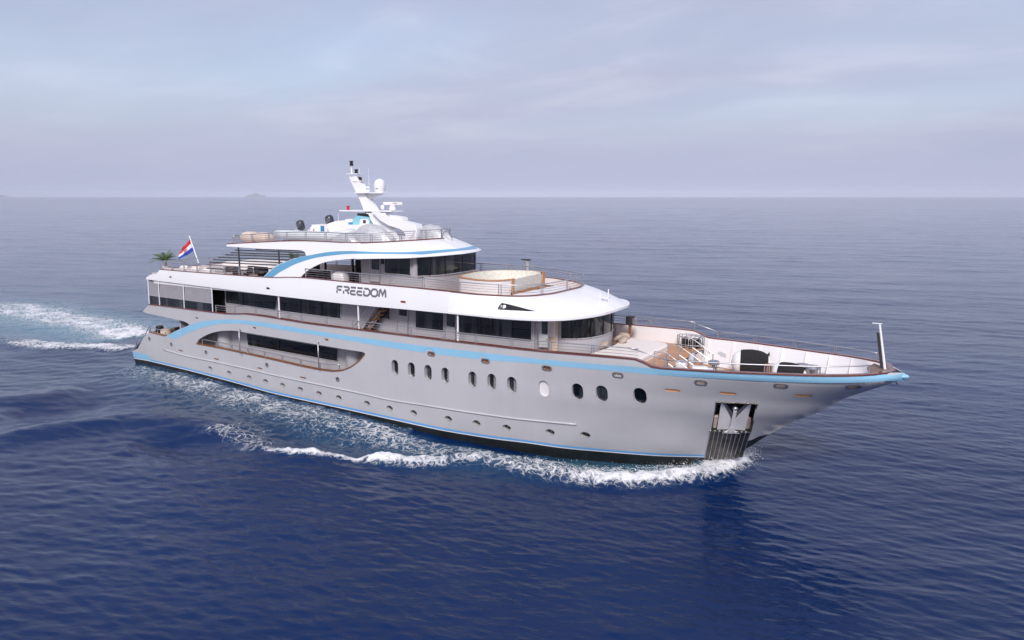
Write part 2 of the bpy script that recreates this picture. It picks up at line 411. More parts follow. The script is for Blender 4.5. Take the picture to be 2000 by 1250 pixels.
# ------------------------------------------------------------------ yacht
yacht = thing('yacht', (5, 0, 0), 'large grey and white motor yacht with light blue stripes cruising across the open sea', 'yacht')
def H(L, bf=None): return [HS(px, py, bf) for px, py in L]
def ellipse(c, rx, rz, n=20, sq=2.0, rot=0.0):
    o = []
    for i in range(n):
        t = 2*math.pi*i/n; cx, sx = math.cos(t), math.sin(t)
        u = rx*math.copysign(abs(cx)**(2/sq), cx); v = rz*math.copysign(abs(sx)**(2/sq), sx)
        o.append((c[0] + u*math.cos(rot) - v*math.sin(rot), c[1] + u*math.sin(rot) + v*math.cos(rot)))
    return o
def stadium(c, rx, rz, n=8):
    o = []
    if rz > rx:
        for i in range(n+1): t = math.pi*i/n; o.append((c[0] + rx*math.cos(t), c[1] + rz - rx + rx*math.sin(t)))
        for i in range(n+1): t = math.pi + math.pi*i/n; o.append((c[0] + rx*math.cos(t), c[1] - rz + rx + rx*math.sin(t)))
    else:
        for i in range(n+1): t = -math.pi/2 + math.pi*i/n; o.append((c[0] + rx - rz + rz*math.cos(t), c[1] + rz*math.sin(t)))
        for i in range(n+1): t = math.pi/2 + math.pi*i/n; o.append((c[0] - rx + rz + rz*math.cos(t), c[1] + rz*math.sin(t)))
    return o
# traced lines on the hull side
boot_px = [(262,700),(295,706),(360,721.5),(457.5,747),(545,771),(632,790),(750,816),(850,838),(950,855),(1050,868),(1100,875),(1200,884),(1300,891),(1385,893)]
blue_up = [(324,656.6),(344,645.2),(369.6,634.4),(399.6,627.2),(420,624.8),(446,624),(493,627),(548,634.6),(614,645.6),(679,655.5),(740,663.8),(800,672),(900,684),(999,695),(1060,701.8),(1160,710.5),(1241,716.5),(1281,720.5)]
blue_lo = [(342,662.5),(355,656),(384,643.6),(408,636.5),(432,632.8),(460,632),(504,636.8),(570,647.8),(625,656),(679,664.8),(742,676),(800,684.5),(850,691),(900,697.5),(950,703.2),(1049,710.5),(1100,716),(1180,723),(1281,732)]
cap_px = [(290.6,594.5),(352,602),(416,610),(438,612.5),(460,613.5),(482,613.4),(515,617.6),(548,623),(600,631.5),(700,644),(800,656.5),(892,667.7),(960,675.5),(999,680.3),(1060,686.6),(1160,695.2),(1240,702.1),(1262,711),(1281,719),(1300,720.4),(1340,723),(1400,726.7),(1500,731.2),(1560,733.4),(1600,734.3),(1650,734.4),(1700,732.5),(1728,729)]
cap_xz = H(cap_px)
cap_curve_z = pchip([p[0] for p in cap_xz] + [30.3, 30.8], [p[1] for p in cap_xz] + [5.93, 5.93])
stem_pts = [(stem_x(z) , z) for z in (5.9, 5.8, 5.7, 5.62, 5.5, 5.4, 5.2, 4.96, 4.7, 4.43, 4.0, 3.62, 3.3, 2.96, 2.5, 2.11, 1.8, 1.5)]
boot_xz = H(boot_px)
front_boot = [HS(1378, 893), HS(1392, 884), HS(1420, 874), HS(1452, 863), HS(1469, 859), HS(1482, 852.5)]
outline = boot_xz + front_boot + [(stem_x(2.2), 2.2)] + [p for p in reversed(stem_pts) if p[1] > 2.3] + [p for p in reversed(cap_xz)]
outline += H([(278.5,608.6), (288,612.2),(333.6,621.8),(357.6,627.2),(366,630.8),(369.6,635.0),(344.4,645.6),(324,656.6),(308,653),(291.6,649),(281,658),(269,681),(258.5,685)])
recess = H([(384,671),(387.5,663.8),(395,658.5),(405,653.3),(413,650.3),(422.5,648),(431,646.5),(440,645.9),(452,645.7),(466,646.6),(482,650),(545,660.3),(622,673.4),(667.5,681.3),(709,687.6),(713.5,690.5),(710,696.5),(702.5,704),(694,711.5),(685,717),(676,721),(667.5,723.3),(658,724.4),(650,724.5),(622,721.2),(580,712.6),(545,704.4),(492.5,692.8),(440,681.5),(405,674.8)])
pocket = H([(1399,785),(1479,788),(1466,838),(1457,892),(1380,892),(1389,841)])
pocket = H([(1399,785),(1479,788),(1465.6,844),(1389.6,841.6)])
port_px = [(410.6,719.8),(447.5,728.5),(487,737.6),(518.8,745),(552,752.5),(586.7,760.5),(623,768.8),(661.7,777),(716.8,788),(761,797.4),(808,806.4),(875.6,818),(930.6,826.4),(989.4,835),(1074.4,844),(1143,849.4)]
oval_px = [(771.4,718),(803.5,723),(836,728),(869.6,733.4),(922.8,741.3),(960.4,745.8),(999.8,751.6),(1062,759),(1128,764.6),(1175.4,768.6),(1250,773)]
port_c = H(port_px); oval_c = H(oval_px)
lead_px = [(842.6,691),(948.4,705),(1068.4,719),(1207,732.6),(1369,747.6),(1525.6,754),(1668,756)]; lead_c = H(lead_px)
scup_px = [(384,621.4),(496.8,640.6),(637.6,663.7)]; scup_c = H(scup_px)
rnd_px = [(292,661.8),(334.8,672.6),(402.6,687.8),(521.4,712.8),(659.6,740.8)]; rnd_c = H(rnd_px)
slot_px = [(352.8,685,.30),(422.4,701.4,.30),(507,719.5,.26),(591.4,737.8,.32)]; oslot_px = [(1313,762.6,.34),(1421.6,768.5,.34),(1569,772.8,.34)]
holes = [recess, pocket]
P_R = [(.25, .17) for _ in port_c]
holes += [ellipse(c, *r, n=18) for c, r in zip(port_c, P_R)]
O_R = [(.24 + .004*max(0, c[0]-3), .47 - .003*max(0, c[0]-3)) for c in oval_c]
holes += [stadium(c, *r) for c, r in zip(oval_c, O_R)]
L_R = [(.23, .105)]*5 + [(.24, .085)]*2
holes += [stadium(c, *r, n=6) for c, r in zip(lead_c, L_R)]
holes += [stadium(c, .17, .07, n=5) for c in scup_c] + [ellipse(c, .12, .12, n=12) for c in rnd_c]
sl = []
for px, py, w in slot_px + oslot_px:
    c = HS(px, py); sl.append((c, w)); 
holes += [stadium(c, w, .055 if i < 4 else .07, n=4) for i, (c, w) in enumerate(sl)]
hull = finish(panel(outline, holes, bh, thick=.15, dense_x=26.5, both=False), 'hull', 'hull_grey', yacht)
far = panel(outline, [], bh, thick=.15, dense_x=26.5, both=False, grid=(.8, .6)); far.v = [(x, -y, z) for x, y, z in far.v]; far.f = [f[::-1] for f in far.f]
far.n = [(n[0], -n[1], n[2]) for n in far.n]; finish(far, 'port_side', 'hull_grey', hull)
# black bottom
fb = boot_xz + front_boot + [(stem_x(2.2), 2.2)] + [(stem_x(z), z) for z in (1.8, 1.46, .91, .3, -.4, -1.2)] + [(x, -1.2) for x in (15, 5, -5, -15)] + [(-20.5, -1.2), (boot_xz[0][0], .2)]
bottom = finish(panel(fb, [], bh, thick=.1, off=-.01, dense_x=19), 'hull_bottom', 'boot_black', yacht)
# flat back of the ship: transoms (seen only from astern)
def transom(z0, z1, x0, x1, name, mat, parent):
    mb = MB(); rows = []
    for z, x in ((z0, x0), (z1, x1)):
        b = bh(x, max(z, .8)); rows.append([(x - .35*(1 - (y/b)**2), y, z) for y in np.linspace(-b, b, 15)])
    mb.grid(rows); return mb.build(name, mat, parent, smooth=True)
o0, o1, o2 = HS(258.5, 685), HS(281, 658), HS(291.6, 649)
transom(o0[1], o2[1], o0[0], o2[0], 'transom', 'hull_grey', hull)
transom(-1.2, boot_xz[0][1], -20.5, boot_xz[0][0], 'transom', 'boot_black', bottom)
a0, a1 = HS(278.5, 608.6), HS(290.6, 594.5)
transom(a0[1], a1[1], a0[0], a1[0], 'transom', 'hull_grey', hull)
hb = bvh_of(hull)
HB_OFF = .006
ov = overlay(hb, blue_up, blue_lo, n=110, rows=3, off=HB_OFF); ov.build('hull_stripe', 'blue_light', yacht, smooth=True)
# bow part of the stripe follows the cap down to the nose
ZB = lambda x: cap_curve_z(x) - .035
def xz_band(xs, ztop, zbot, rows=4, off=.006):
    R = []
    for k in range(rows):
        row = []
        for x in xs:
            z = ztop(x) + (zbot(x) - ztop(x))*k/(rows-1); b = bh(x, z)
            e_ = .02; bx = max(-3, min(3, (bh(x+e_, z)-bh(x-e_, z))/(2*e_))); bz = (bh(x, z+e_)-bh(x, z-e_))/(2*e_)
            n = np.array([-bx, -1, -bz]); n /= np.linalg.norm(n); row.append(tuple(np.array([x, -b, z]) + n*off))
        R.append(row)
    return R
lo_px = [(1281,732),(1340,736),(1400,739.4),(1500,745),(1600,747.6),(1650,747.6),(1700,746.2),(1735,743.5)]
lo_xz = H(lo_px); zlo = pchip([p[0] for p in lo_xz] + [30.6], [p[1] for p in lo_xz] + [5.5])
x_a = HS(1281, 725)[0]
mbx = MB(); mbx.grid(xz_band(list(np.linspace(x_a, 30.76, 70)), ZB, zlo)[::-1]); mbx.mirror()
mbx.build('bow_stripe', 'blue_light', yacht, smooth=True)
# blunt blue nose of the stem
mb = MB(); mb.ball((30.55, 0, 5.75), .40, .2, .13, 18, 10); mb.build('stem_nose', 'blue_light', hull, smooth=True)
AY(1752, 745, 0)
p = AY(1753, 747, 0); MB().ball(p, .08, .05, .1).build('bow_eye', 'steel', hull, smooth=True)
# thin waterline stripe with a white edge
bx = [p[0] for p in boot_xz]; bzf = pchip(bx, [p[1] for p in boot_xz])
xs = list(np.linspace(bx[0]+.05, bx[-1]-.05, 120))
wz = lambda x: .13 if x > -19.6 else .13
mb = MB(); mb.grid(xz_band(xs, lambda x: bzf(x) + .17, lambda x: bzf(x) + .045, 2, .006)[::-1]); mb.mirror(); mb.build('waterline_stripe', 'blue_line', hull, smooth=True)
mb = MB(); mb.grid(xz_band(xs, lambda x: bzf(x) + .045, lambda x: bzf(x) - .01, 2, .006)[::-1]); mb.mirror(); mb.build('waterline_edge', 'white_paint', hull, smooth=True)
# rub rail
rr_px = [(319,682.4),(370,696.4),(420,706.5),(478.8,719.4),(545,734.6),(632.5,753),(720,771.4),(750,778.5),(850,794.5),(950,809.6),(1000,816.6),(1050,821.8),(1126,829)]
rp = [(x, -bh(x, z) - .015, z) for x, z in [tuple(q) for q in smooth_path(H(rr_px), 70)]]
mb = MB(); mb.tube(rp, .048, 8); k = len(mb.v); c = rp[0]; mb.mirror(); mb.build('rub_rail', 'hull_grey', hull, smooth=True)
# caps of the bulwarks
def cap_rail(path, w, h, name, parent, mat='varnish'):
    mb = MB(); mb.bar(path, w, h); mb.mirror(); return mb.build(name, mat, parent, smooth='auto')
cap3 = [(x, -max(bh(x, z) - .05, 0), z) for x, z in [tuple(q) for q in smooth_path(cap_xz, 120)]]
cap3 += [(29.9, -bh(29.9, 5.9)+.03, cap_curve_z(29.9)), (30.2, -.28, 5.93), (30.32, 0, 5.94)] if cap3[-1][0] < 29.8 else [(30.2, -.28, 5.93), (30.32, 0, 5.94)]
cap_rail(cap3, .22, .055, 'cap_rail', hull)
mb = MB(); mb.prism([(30.3, 0, 5.93), (29.5, -1.0, 5.91), (29.3, 0, 5.91), (29.5, 1.0, 5.91)], (0, 0, .05)); mb.build('bow_plate', 'teak_dark', hull)
rec3 = [(x, -bh(x, z) + .05, z) for x, z in [tuple(q) for q in resample(H([(384,671),(405,674.8),(440,681.5),(492.5,692.8),(545,704.4),(580,712.6),(622,721.2),(650,724.5),(667.5,723.3),(685,717),(702.5,704),(713,691.5)]), 60)]]
mb = MB(); mb.bar([p + np.array([0, 0, -.03]) for p in map(np.array, rec3)], .2, .06); mb.mirror(); mb.build('cap_rail', 'bronze', hull, smooth='auto')
sc3 = [(x, -bh(x, z) + .05, z) for x, z in [tuple(q) for q in H([(291.6,648.6),(308,652.8),(323,656.4)])]]
mb = MB(); mb.bar(sc3, .2, .06); mb.mirror(); mb.build('cap_rail', 'bronze', hull)
# windows set into the holes
def hullpt(x, z, off=0.0): return (x, -bh(x, z) + off, z)
def both(mb): return mb
def ring_mb(o_in, o_out, off0, bf=bh, deep=.03):
    mb = MB(); k = len(o_in); mb.v = [(x, -bf(x, z) - off0, z) for x, z in o_out] + [(x, -bf(x, z) - off0, z) for x, z in o_in] + [(x, -bf(x, z) + deep, z) for x, z in o_in]
    for i in range(k): j = (i+1) % k; mb.f += [(i, j, k+j, k+i), (k+i, k+j, 2*k+j, 2*k+i)]
    return mb
for c, r in zip(port_c, P_R):
    o = ellipse(c, r[0]*1.12, r[1]*1.12, 18); mb = MB(); mb.prism([hullpt(x, z, .27) for x, z in o], (0, .02, 0))
    w = both(mb).build('porthole', 'glass', hull)
    both(ring_mb(ellipse(c, r[0]*.98, r[1]*.98, 18), ellipse(c, r[0]*1.1, r[1]*1.14, 18), .006, deep=.29)).build('frame', 'hull_grey', w, smooth='auto')
for i, (c, r) in enumerate(zip(oval_c, O_R)):
    o = stadium(c, r[0]*1.1, r[1]*1.06); mb = MB(); dp = .24 if c[0] < 15 else .13; mb.prism([hullpt(x, z, dp) for x, z in o], (0, .02, 0))
    w = both(mb).build('cabin_window', 'white_inner' if i == 7 else 'glass', hull)
    if i == 7: w['label'] = 'cabin window with a white blind drawn shut'
    both(ring_mb(stadium(c, r[0]*.97, r[1]*.98), stadium(c, r[0]*1.1, r[1]*1.06), .008, deep=dp+.02)).build('frame', 'hull_grey', w, smooth='auto')
    if i in (3, 4, 5, 6, 8):
        m2 = MB()
        for k in range(5):
            x0 = c[0] - .02 + k*.045; m2.box(x0, x0+.028, -bh(c[0], c[1]) + .215, -bh(c[0], c[1]) + .23, c[1]-r[1]*.86, c[1]+r[1]*.86)
        both(m2).build('curtain', 'screen', w)
for c, r in zip(lead_c, L_R):
    both(ring_mb(stadium(c, r[0]*.9, r[1]*.85, 6), stadium(c, r[0]*1.2, r[1]*1.3, 6), .03)).build('fairlead', 'steel', hull, smooth='auto')
    mb = MB(); mb.prism([hullpt(x, z, .11) for x, z in stadium(c, r[0]*1.1, r[1]*1.1, 6)], (0, .02, 0)); both(mb).build('fairlead_well', 'bronze' if c[0] < 18 else 'beige', hull)
for c in scup_c:
    mb = MB(); mb.prism([hullpt(x, z, .08) for x, z in stadium(c, .19, .09, 5)], (0, .02, 0)); both(mb).build('scupper', 'bronze', hull)
for c in rnd_c:
    both(ring_mb(ellipse(c, .11, .11, 12), ellipse(c, .16, .16, 12), .02)).build('vent_ring', 'steel', hull, smooth='auto')
    mb = MB(); mb.prism([hullpt(x, z, .09) for x, z in ellipse(c, .14, .14, 12)], (0, .02, 0)); both(mb).build('vent', 'dark', hull)
for i, (c, w) in enumerate(sl):
    mb = MB(); mb.prism([hullpt(x, z, .07) for x, z in stadium(c, w*1.1, .08, 4)], (0, .02, 0)); both(mb).build('drain_slot', 'bronze' if i < 4 else 'orange_slot', hull)
# side recess behind the long opening
def quad_wall(pts, name, mat, parent, thick=(0, .05, 0)):
    mb = MB(); mb.prism(pts, thick); return both(mb).build(name, mat, parent)
RW = 3.25
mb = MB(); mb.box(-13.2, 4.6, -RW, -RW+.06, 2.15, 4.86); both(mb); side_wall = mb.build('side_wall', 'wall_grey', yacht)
mb = MB(); mb.box(4.55, 4.62, -4.4, -RW, 2.15, 4.86).box(-13.3, -13.23, -4.15, 4.15, 2.15, 4.86); both(mb).build('end_wall', 'wall_grey', side_wall)
mb = MB(); rows = []
ang = np.linspace(0, math.pi/2, 9)
mb.grid([[(-11.1 + .62*math.cos(t+math.pi), -RW - .55*math.sin(t), z) for t in np.linspace(0, math.pi, 15)] for z in (2.2, 4.85)]); both(mb).build('curved_casing', 'wall_grey', side_wall, smooth=True)
mb = MB(); mb.grid([[(1.55 + .6*math.cos(t+math.pi), -RW - .5*math.sin(t), z) for t in np.linspace(0, math.pi, 15)] for z in (2.2, 4.85)]); both(mb).build('curved_casing', 'wall_grey', side_wall, smooth=True)
def wall_window(pxs, y, name, parent, mat='glass', depth=.03, frame=True, mull=(), rnd=.12, m2='wall_grey'):
    """glass plate traced on a wall plane y, standing 3 cm proud of it, with a frame and mullions"""
    P = [AY(px, py, y - .02) if not (isinstance(px, str)) else py for px, py in pxs]
    pts = []
    k = len(P)
    for i in range(k):
        a, b, c = P[i-1], P[i], P[(i+1) % k]; u = (a-b); v = (c-b); lu, lv = np.linalg.norm(u), np.linalg.norm(v); q = min(rnd, lu*.4, lv*.4)
        s_, e_ = b + u/lu*q, b + v/lv*q
        for t in (0, .33, .67, 1): pts.append((1-t)**2*s_ + 2*t*(1-t)*b + t*t*e_)
    mb = MB(); mb.prism(pts, (0, .018, 0)); w = both(mb).build(name, mat, parent)
    if frame:
        c = np.mean(pts, axis=0); n = len(pts); mb = MB()
        mb.tube([p + np.array([0, -.01, 0]) for p in pts], .028, 5, closed=True); both(mb).build('frame', m2, w, smooth='auto')
    for a, b in mull:
        mb = MB(); mb.tube([AY(*a, y - .045), AY(*b, y - .045)], .022, 4); both(mb).build('mullion', 'black', w)
    return w
wall_window([(482,651),(484,674.5),(659.6,706.2),(661,681)], -RW, 'saloon_window', side_wall, mull=[((545,663),(545,685))])
wall_window([(399,652),(402,672),(415,677),(415,648)], -RW, 'side_door', side_wall, mat='hull_grey')
# ---------------- decks
def deck(xs, bf, z0, z1, name, mat, parent, inset=.12, zf=TZ, w=None):
    mb = MB(); U = []; D = []
    for x in xs:
        b = w if w is not None else max(bf(x, z1 + zf(x)) - inset, .01)
        U.append(((x, -b, z1+zf(x)), (x, b, z1+zf(x)))); D.append(((x, -b, z0+zf(x)), (x, b, z0+zf(x))))
    mb.grid([[u[0] for u in U], [u[1] for u in U]]); 
    o = mb.build(name, mat, parent)
    mb = MB(); mb.grid([[(d[1][0], d[1][1], d[1][2]-.004) for d in D], [(d[0][0], d[0][1], d[0][2]-.004) for d in D]]); lw = lambda p_: (p_[0], p_[1], p_[2]-.004)
    mb.grid([[lw(d[0]) for d in D], [lw(u[0]) for u in U]]); mb.grid([[lw(u[1]) for u in U], [lw(d[1]) for d in D]]); mb.add([lw(U[0][0]), lw(U[0][1]), lw(D[0][1]), lw(D[0][0])], [(0, 1, 2, 3)]); mb.add([lw(U[-1][0]), lw(U[-1][1]), lw(D[-1][1]), lw(D[-1][0])], [(3, 2, 1, 0)])
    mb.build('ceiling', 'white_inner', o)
    return o
ss = lambda a, b, n: list(np.linspace(a, b, n))
deck(ss(-19.2, 4.6, 30), bh, 2.0, 2.2, 'main_deck', 'teak', yacht, zf=lambda x: 0)
deck(ss(-18.9, 21.0, 50), bh, 4.84, 4.93, 'upper_deck', 'teak', yacht)
XB = 20.6
deck(ss(XB, 28.0, 40), bh, 4.25, 4.36, 'foredeck', 'teak', yacht, zf=lambda x: .12*max(0, x-26.5), inset=.2)
mb = MB(); mb.box(20.93, 21.0, -3.3, 3.3, 4.3, 5.0+.15); mb.build('deck_step', 'white_inner', yacht)
for k in range(3):
    mb = MB(); mb.box(21.0 + k*.25, 21.25 + k*.25, -1.9, 1.9, 4.3, 4.98 - .16*k); mb.build('stair_tread', 'teak', yacht)
# bulwark lining forward, with frames
xsL = ss(15.5, 29.9, 60)
def inner(x, z, off=.17): return max(bh(x, z) - off, 0.0)
def zlow(x):
    z = 4.2
    while z < 5.6 and bh(x, z) < .45: z += .05
    return z
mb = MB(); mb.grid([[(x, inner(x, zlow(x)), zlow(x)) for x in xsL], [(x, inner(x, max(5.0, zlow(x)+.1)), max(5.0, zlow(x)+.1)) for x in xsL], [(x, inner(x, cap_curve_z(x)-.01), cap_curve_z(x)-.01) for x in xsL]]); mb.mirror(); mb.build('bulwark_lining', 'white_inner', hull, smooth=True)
for x in (19.6, 21.2, 22.6, 24.0, 25.2, 26.4, 27.5, 28.5):
    z1 = cap_curve_z(x) - .02; mb = MB(); zl_ = zlow(x) + .1; y0, y1 = inner(x, zl_, .17), inner(x, z1, .17)
    mb.add([(x-.03, y0, zl_), (x+.03, y0, zl_), (x+.03, y1, z1), (x-.03, y1, z1), (x-.03, y0-.12, zl_), (x+.03, y0-.12, zl_), (x+.03, y1-.07, z1), (x-.03, y1-.07, z1)],
           [(0,1,2,3),(7,6,5,4),(0,4,5,1),(1,5,6,2),(2,6,7,3),(3,7,4,0)]); mb.mirror().build('bulwark_frame', 'white_inner', hull)
# ---------------- anchor pocket
pk = [np.array((x, z)) for x, z in pocket]
ctr = np.mean([hullpt(*p) for p in pk], axis=0)
P4 = [np.array(hullpt(*p)) for p in pk]      # top aft, top fwd, bottom fwd, bottom aft
pn = np.cross(P4[1]-P4[0], P4[3]-P4[0]); pn /= np.linalg.norm(pn); pn = pn if pn[1] < 0 else -pn
dep = -pn*.42; dep[1] = abs(dep[1])
def pkmap(u, v, d): # u 0..1 aft->fwd, v 0..1 top->bottom, d depth inward
    a = P4[0]*(1-u) + P4[1]*u; b = P4[3]*(1-u) + P4[2]*u; p = a*(1-v) + b*v; return p - pn*d
mb = MB(); c8 = [pkmap(u, v, d) for d in (0.0, .45) for u, v in ((0, 0), (1, 0), (1, 1), (0, 1))]
mb.add(c8, [(4,5,6,7), (0,4,7,3), (1,2,6,5), (0,1,5,4), (3,7,6,2)]); both(mb).build('anchor_pocket', 'pocket', hull)
mb = MB(); fr = [pkmap(u, v, -.02) for u, v in ((0, 0), (1, 0), (1, 1), (0, 1))]; mb.tube(fr, .045, 6, closed=True); both(mb).build('pocket_rim', 'chafe', hull)
# steel chafe plate with ribs below the pocket
def hp(px, py, off):
    x, z = HS(px, py); return np.array([x, -bh(x, z) - off, z])
top = [(1388,841), (1466,844)]; bot = [(1376,900), (1450,893)]
rows = []
for k in range(9):
    t = k/8; rows.append([tuple(hp(*( (1-t)*((1-u)*np.array(top[0]) + u*np.array(top[1])) + t*((1-u)*np.array(bot[0]) + u*np.array(bot[1])) ), .03)) for u in np.linspace(0, 1, 10)])
mb = MB(); mb.grid(rows[::-1]); both(mb).build('chafe_plate', 'chafe', hull, smooth=True)
for j in range(10):
    mb = MB(); mb.tube([tuple(np.array(r[j]) + np.array([0, -.01, 0])) for r in rows], .018, 5); mb.ball(rows[0][j], .05, .05, .05, 8, 5); both(mb).build('chafe_bar', 'dull_steel', hull, smooth='auto')
# anchor, hanging in the pocket
anc = thing('anchor', tuple(pkmap(.5, .5, .1)), 'light grey steel anchor with two broad flukes stowed in the bow pocket', 'anchor')
def fl(poly, d0, th):
    mb = MB(); mb.prism([pkmap(u, v, d0) for u, v in poly], tuple(pn*th)); return mb
for s_ in (1, -1):
    q = lambda u: .5 + s_*(u-.5)
    fl([(q(.13), .08), (q(.19), .10), (q(.46), .62), (q(.46), .86), (q(.5), .96), (q(.14), .99)], .12, .05).build('fluke', 'white_inner', anc)
    fl([(q(.19), .10), (q(.25), .12), (q(.46), .40), (q(.46), .60)], .2, .05).build('fluke_web', 'dull_steel', anc)
fl([(.46, .26), (.54, .26), (.55, .95), (.45, .95)], .02, .08).build('shank', 'white_inner', anc)
fl([(.40, .96), (.46, .80), (.54, .80), (.60, .96), (.72, 1.03), (.28, 1.03)], .0, .07).build('crown', 'white_inner', anc)
mb = MB(); mb.ball(pkmap(.5, .22, .06), .13, .13, .11); mb.build('shackle', 'steel', anc, smooth=True)
fl([(.02, .62), (.13, .58), (.12, .98), (.0, .98)], .3, .14).build('stop_block', 'beige', anc)
fl([(.88, .6), (.97, .66), (1.0, .98), (.86, .98)], .3, .14).build('stop_block', 'beige', anc)
# ================================================================== superstructure
def S(L): return H(L, bs)
def group_part(name, parent):
    o = bpy.data.objects.new(name, None); COL.objects.link(o); o.parent = parent; o.location = -parent_world(parent); o.empty_display_size = .2; return o
def near_curve(pts, n): return [tuple(p) for p in smooth_path(pts, n)]
# --- sun deck band: side panel aft of XJ, then a swept visor round the front
XJ = 9.8
low_px = [(285,545.5),(328,551),(416,562),(526,576.3),(664.6,592.4),(740,599.6),(800,605),(860,611)]
cap2_px = [(311.6,526.5),(352,530),(416,534.8),(470,538.8),(512,541.5),(531.5,542.6),(560,542.2),(586.5,542.6),(600,543.6),(650,548.4),(700,553.4),(750,557.6),(800,562),(850,567)]
low_xz = S(low_px); cap2_xz = S(cap2_px)
zl = 7.225; zc = 8.375
band_out = low_xz + [(XJ, zl)] + [(XJ, zc)] + cap2_xz[::-1] + S([(306,534.5),(292.8,537),(285.5,542)])
band = finish(panel(band_out, [stadium(HS(350, 536, bs), .13, .05, 4), stadium(HS(523.5, 562, bs), .16, .06, 4), stadium(HS(787.5, 589, bs), .19, .07, 4)] if False else band_out and [], bs, thick=.12, grid=(.6, .4)), 'sun_deck_side', 'white_paint', yacht)
for px, py, w in ((333,541,.14),(523.5,563,.17),(787.5,589.5,.19)):
    c = HS(px, py, bs); mb = MB(); mb.prism([(x, -bs(x, z) - .012, z) for x, z in stadium(c, w, .06, 5)], (0, .01, 0)); mb.build('scupper', 'bronze' if px != 523.5 else 'black', band)
lip_pts = [(XJ, -bs(XJ, zl), zl), (11.5, -4.48, 7.235), AZ(960, 621, 7.242), AZ(1000, 624.2, 7.272), AZ(1040, 626.4, 7.302), AZ(1070, 626.8, 7.322), AZ(1100, 626, 7.342), AZ(1130, 623.3, 7.362), AZ(1160, 619, 7.385), AZ(1182, 614.6, 7.405), AZ(1200, 609.2, 7.42)]
lip_pts = [tuple(p) for p in lip_pts] + [(17.5, 0, 7.43)]
for p_ in lip_pts: print('lip1', np.round(p_, 2))
capf_pts = [(XJ, -bs(XJ, zc), zc), AZ(900, 572, 8.345), AZ(930, 575, 8.325), AZ(960, 577, 8.305), AZ(990, 578.6, 8.29), AZ(1020, 579, 8.28), AZ(1042, 578, 8.28), AZ(1060, 576, 8.28), AZ(1082, 573, 8.28), (14.46, 0, 8.28)]
capf_pts = [tuple(p) for p in capf_pts]
for p_ in capf_pts: print('cap1', np.round(p_, 2))
def visor(lip, cap, name, bulge=.12, n=90, rows=9, lipt=.13, parent=None):
    A = near_curve(lip, n); B = near_curve(cap, n)
    R = [[(x, y, z - lipt) for x, y, z in A]]
    for k in range(rows):
        t = k/(rows-1); R.append([tuple(np.array(a)*(1-t) + np.array(b)*t + np.array([0, 0, bulge*math.sin(math.pi*t)*min(1, 3*i/n)])) for i, (a, b) in enumerate(zip(A, B))])
    full = [r + [(x, -y, z) for x, y, z in r[-2::-1]] for r in R]
    mb = MB(); mb.grid(full); o = mb.build(name, 'white_paint', parent or yacht, smooth='auto')
    mb = MB(); F = full[0]; m = len(F)//2
    mb.grid([[(x, y, z) for x, y, z in F[:m+1]], [(min(x, F[m][0]-.3), 0, z) for x, y, z in F[:m+1]]][::-1])
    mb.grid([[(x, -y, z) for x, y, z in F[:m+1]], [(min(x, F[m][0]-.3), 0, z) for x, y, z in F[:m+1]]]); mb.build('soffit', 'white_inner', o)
    return o, A, B
vis1, lipA, capA = visor(lip_pts, capf_pts, 'sun_deck_visor', .10, lipt=.02)
# lip edge a little proud
mb = MB(); mb.bar([(x, y, z) for x, y, z in lipA] + [(x, -y, z) for x, y, z in lipA[-2::-1]], .05, .11); mb.build('visor_lip', 'white_paint', vis1, smooth='auto')
cap2_3 = [(x, -bs(x, z) + .06, z) for x, z in [tuple(q) for q in smooth_path(cap2_xz, 60)]] + [(x, y + .03*(y < -.1), z) for x, y, z in capA[2:]]
cap2_all = cap2_3 + [(x, -y, z) for x, y, z in cap2_3[-2::-1]]
mb = MB(); mb.bar(cap2_all, .16, .05); mb.build('cap_rail', 'varnish', band, smooth='auto')
# inner face of the front bulwark
mb = MB(); ci = [(x-.12*(abs(y) < 3), y*.975, z) for x, y, z in capA] ; ci = ci + [(x, -y, z) for x, y, z in ci[-2::-1]]
mb.grid([[(x, y, 7.9) for x, y, z in ci], [(x, y, z) for x, y, z in ci]]); mb.build('bulwark_lining', 'white_inner', vis1, smooth=True)
mb = MB(); mb.grid([[(x, -bs(x, 7.9) + .14, 7.7 + TZ(x)) for x in ss(-17, 10.4, 30)], [(x, -bs(x, 8.2) + .14, 8.2) for x in ss(-17, 10.4, 30)]]); mb.mirror(); mb.build('bulwark_lining', 'white_inner', band, smooth=True)
deck(ss(-18.2, 10, 30), bs, 7.16, 7.62, 'sun_deck', 'teak', yacht, inset=.10, zf=lambda x: TZ(x))
mb = MB(); fl_ = [(x, y*.97, 7.80) for x, y, z in capA]; mb.grid([fl_, [(x, -y, z) for x, y, z in fl_]]); mb.build('sun_deck_front', 'teak', vis1)
# aft edge of the sun deck
e0 = band_out[-1]
mb = MB(); mb.grid([[(-18.3 - .25*(1-(y/4.1)**2), y, z) for y in np.linspace(-4.05, 4.05, 15)] for z in (7.1, 7.5, 7.72)]); mb.build('aft_edge', 'white_paint', band, smooth=True)
mb = MB(); mb.grid([[(-16.75 - .25*(1-(y/4.1)**2), y, z) for y in np.linspace(-4.05, 4.05, 15)] for z in (7.6, 8.07)]); mb.build('aft_bulwark', 'white_paint', band, smooth=True)
mb = MB(); mb.bar([(-16.85 - .25*(1-(y/4.1)**2), y, 8.07) for y in np.linspace(-4.0, 4.0, 15)], .16, .05); mb.build('cap_rail', 'varnish', band)
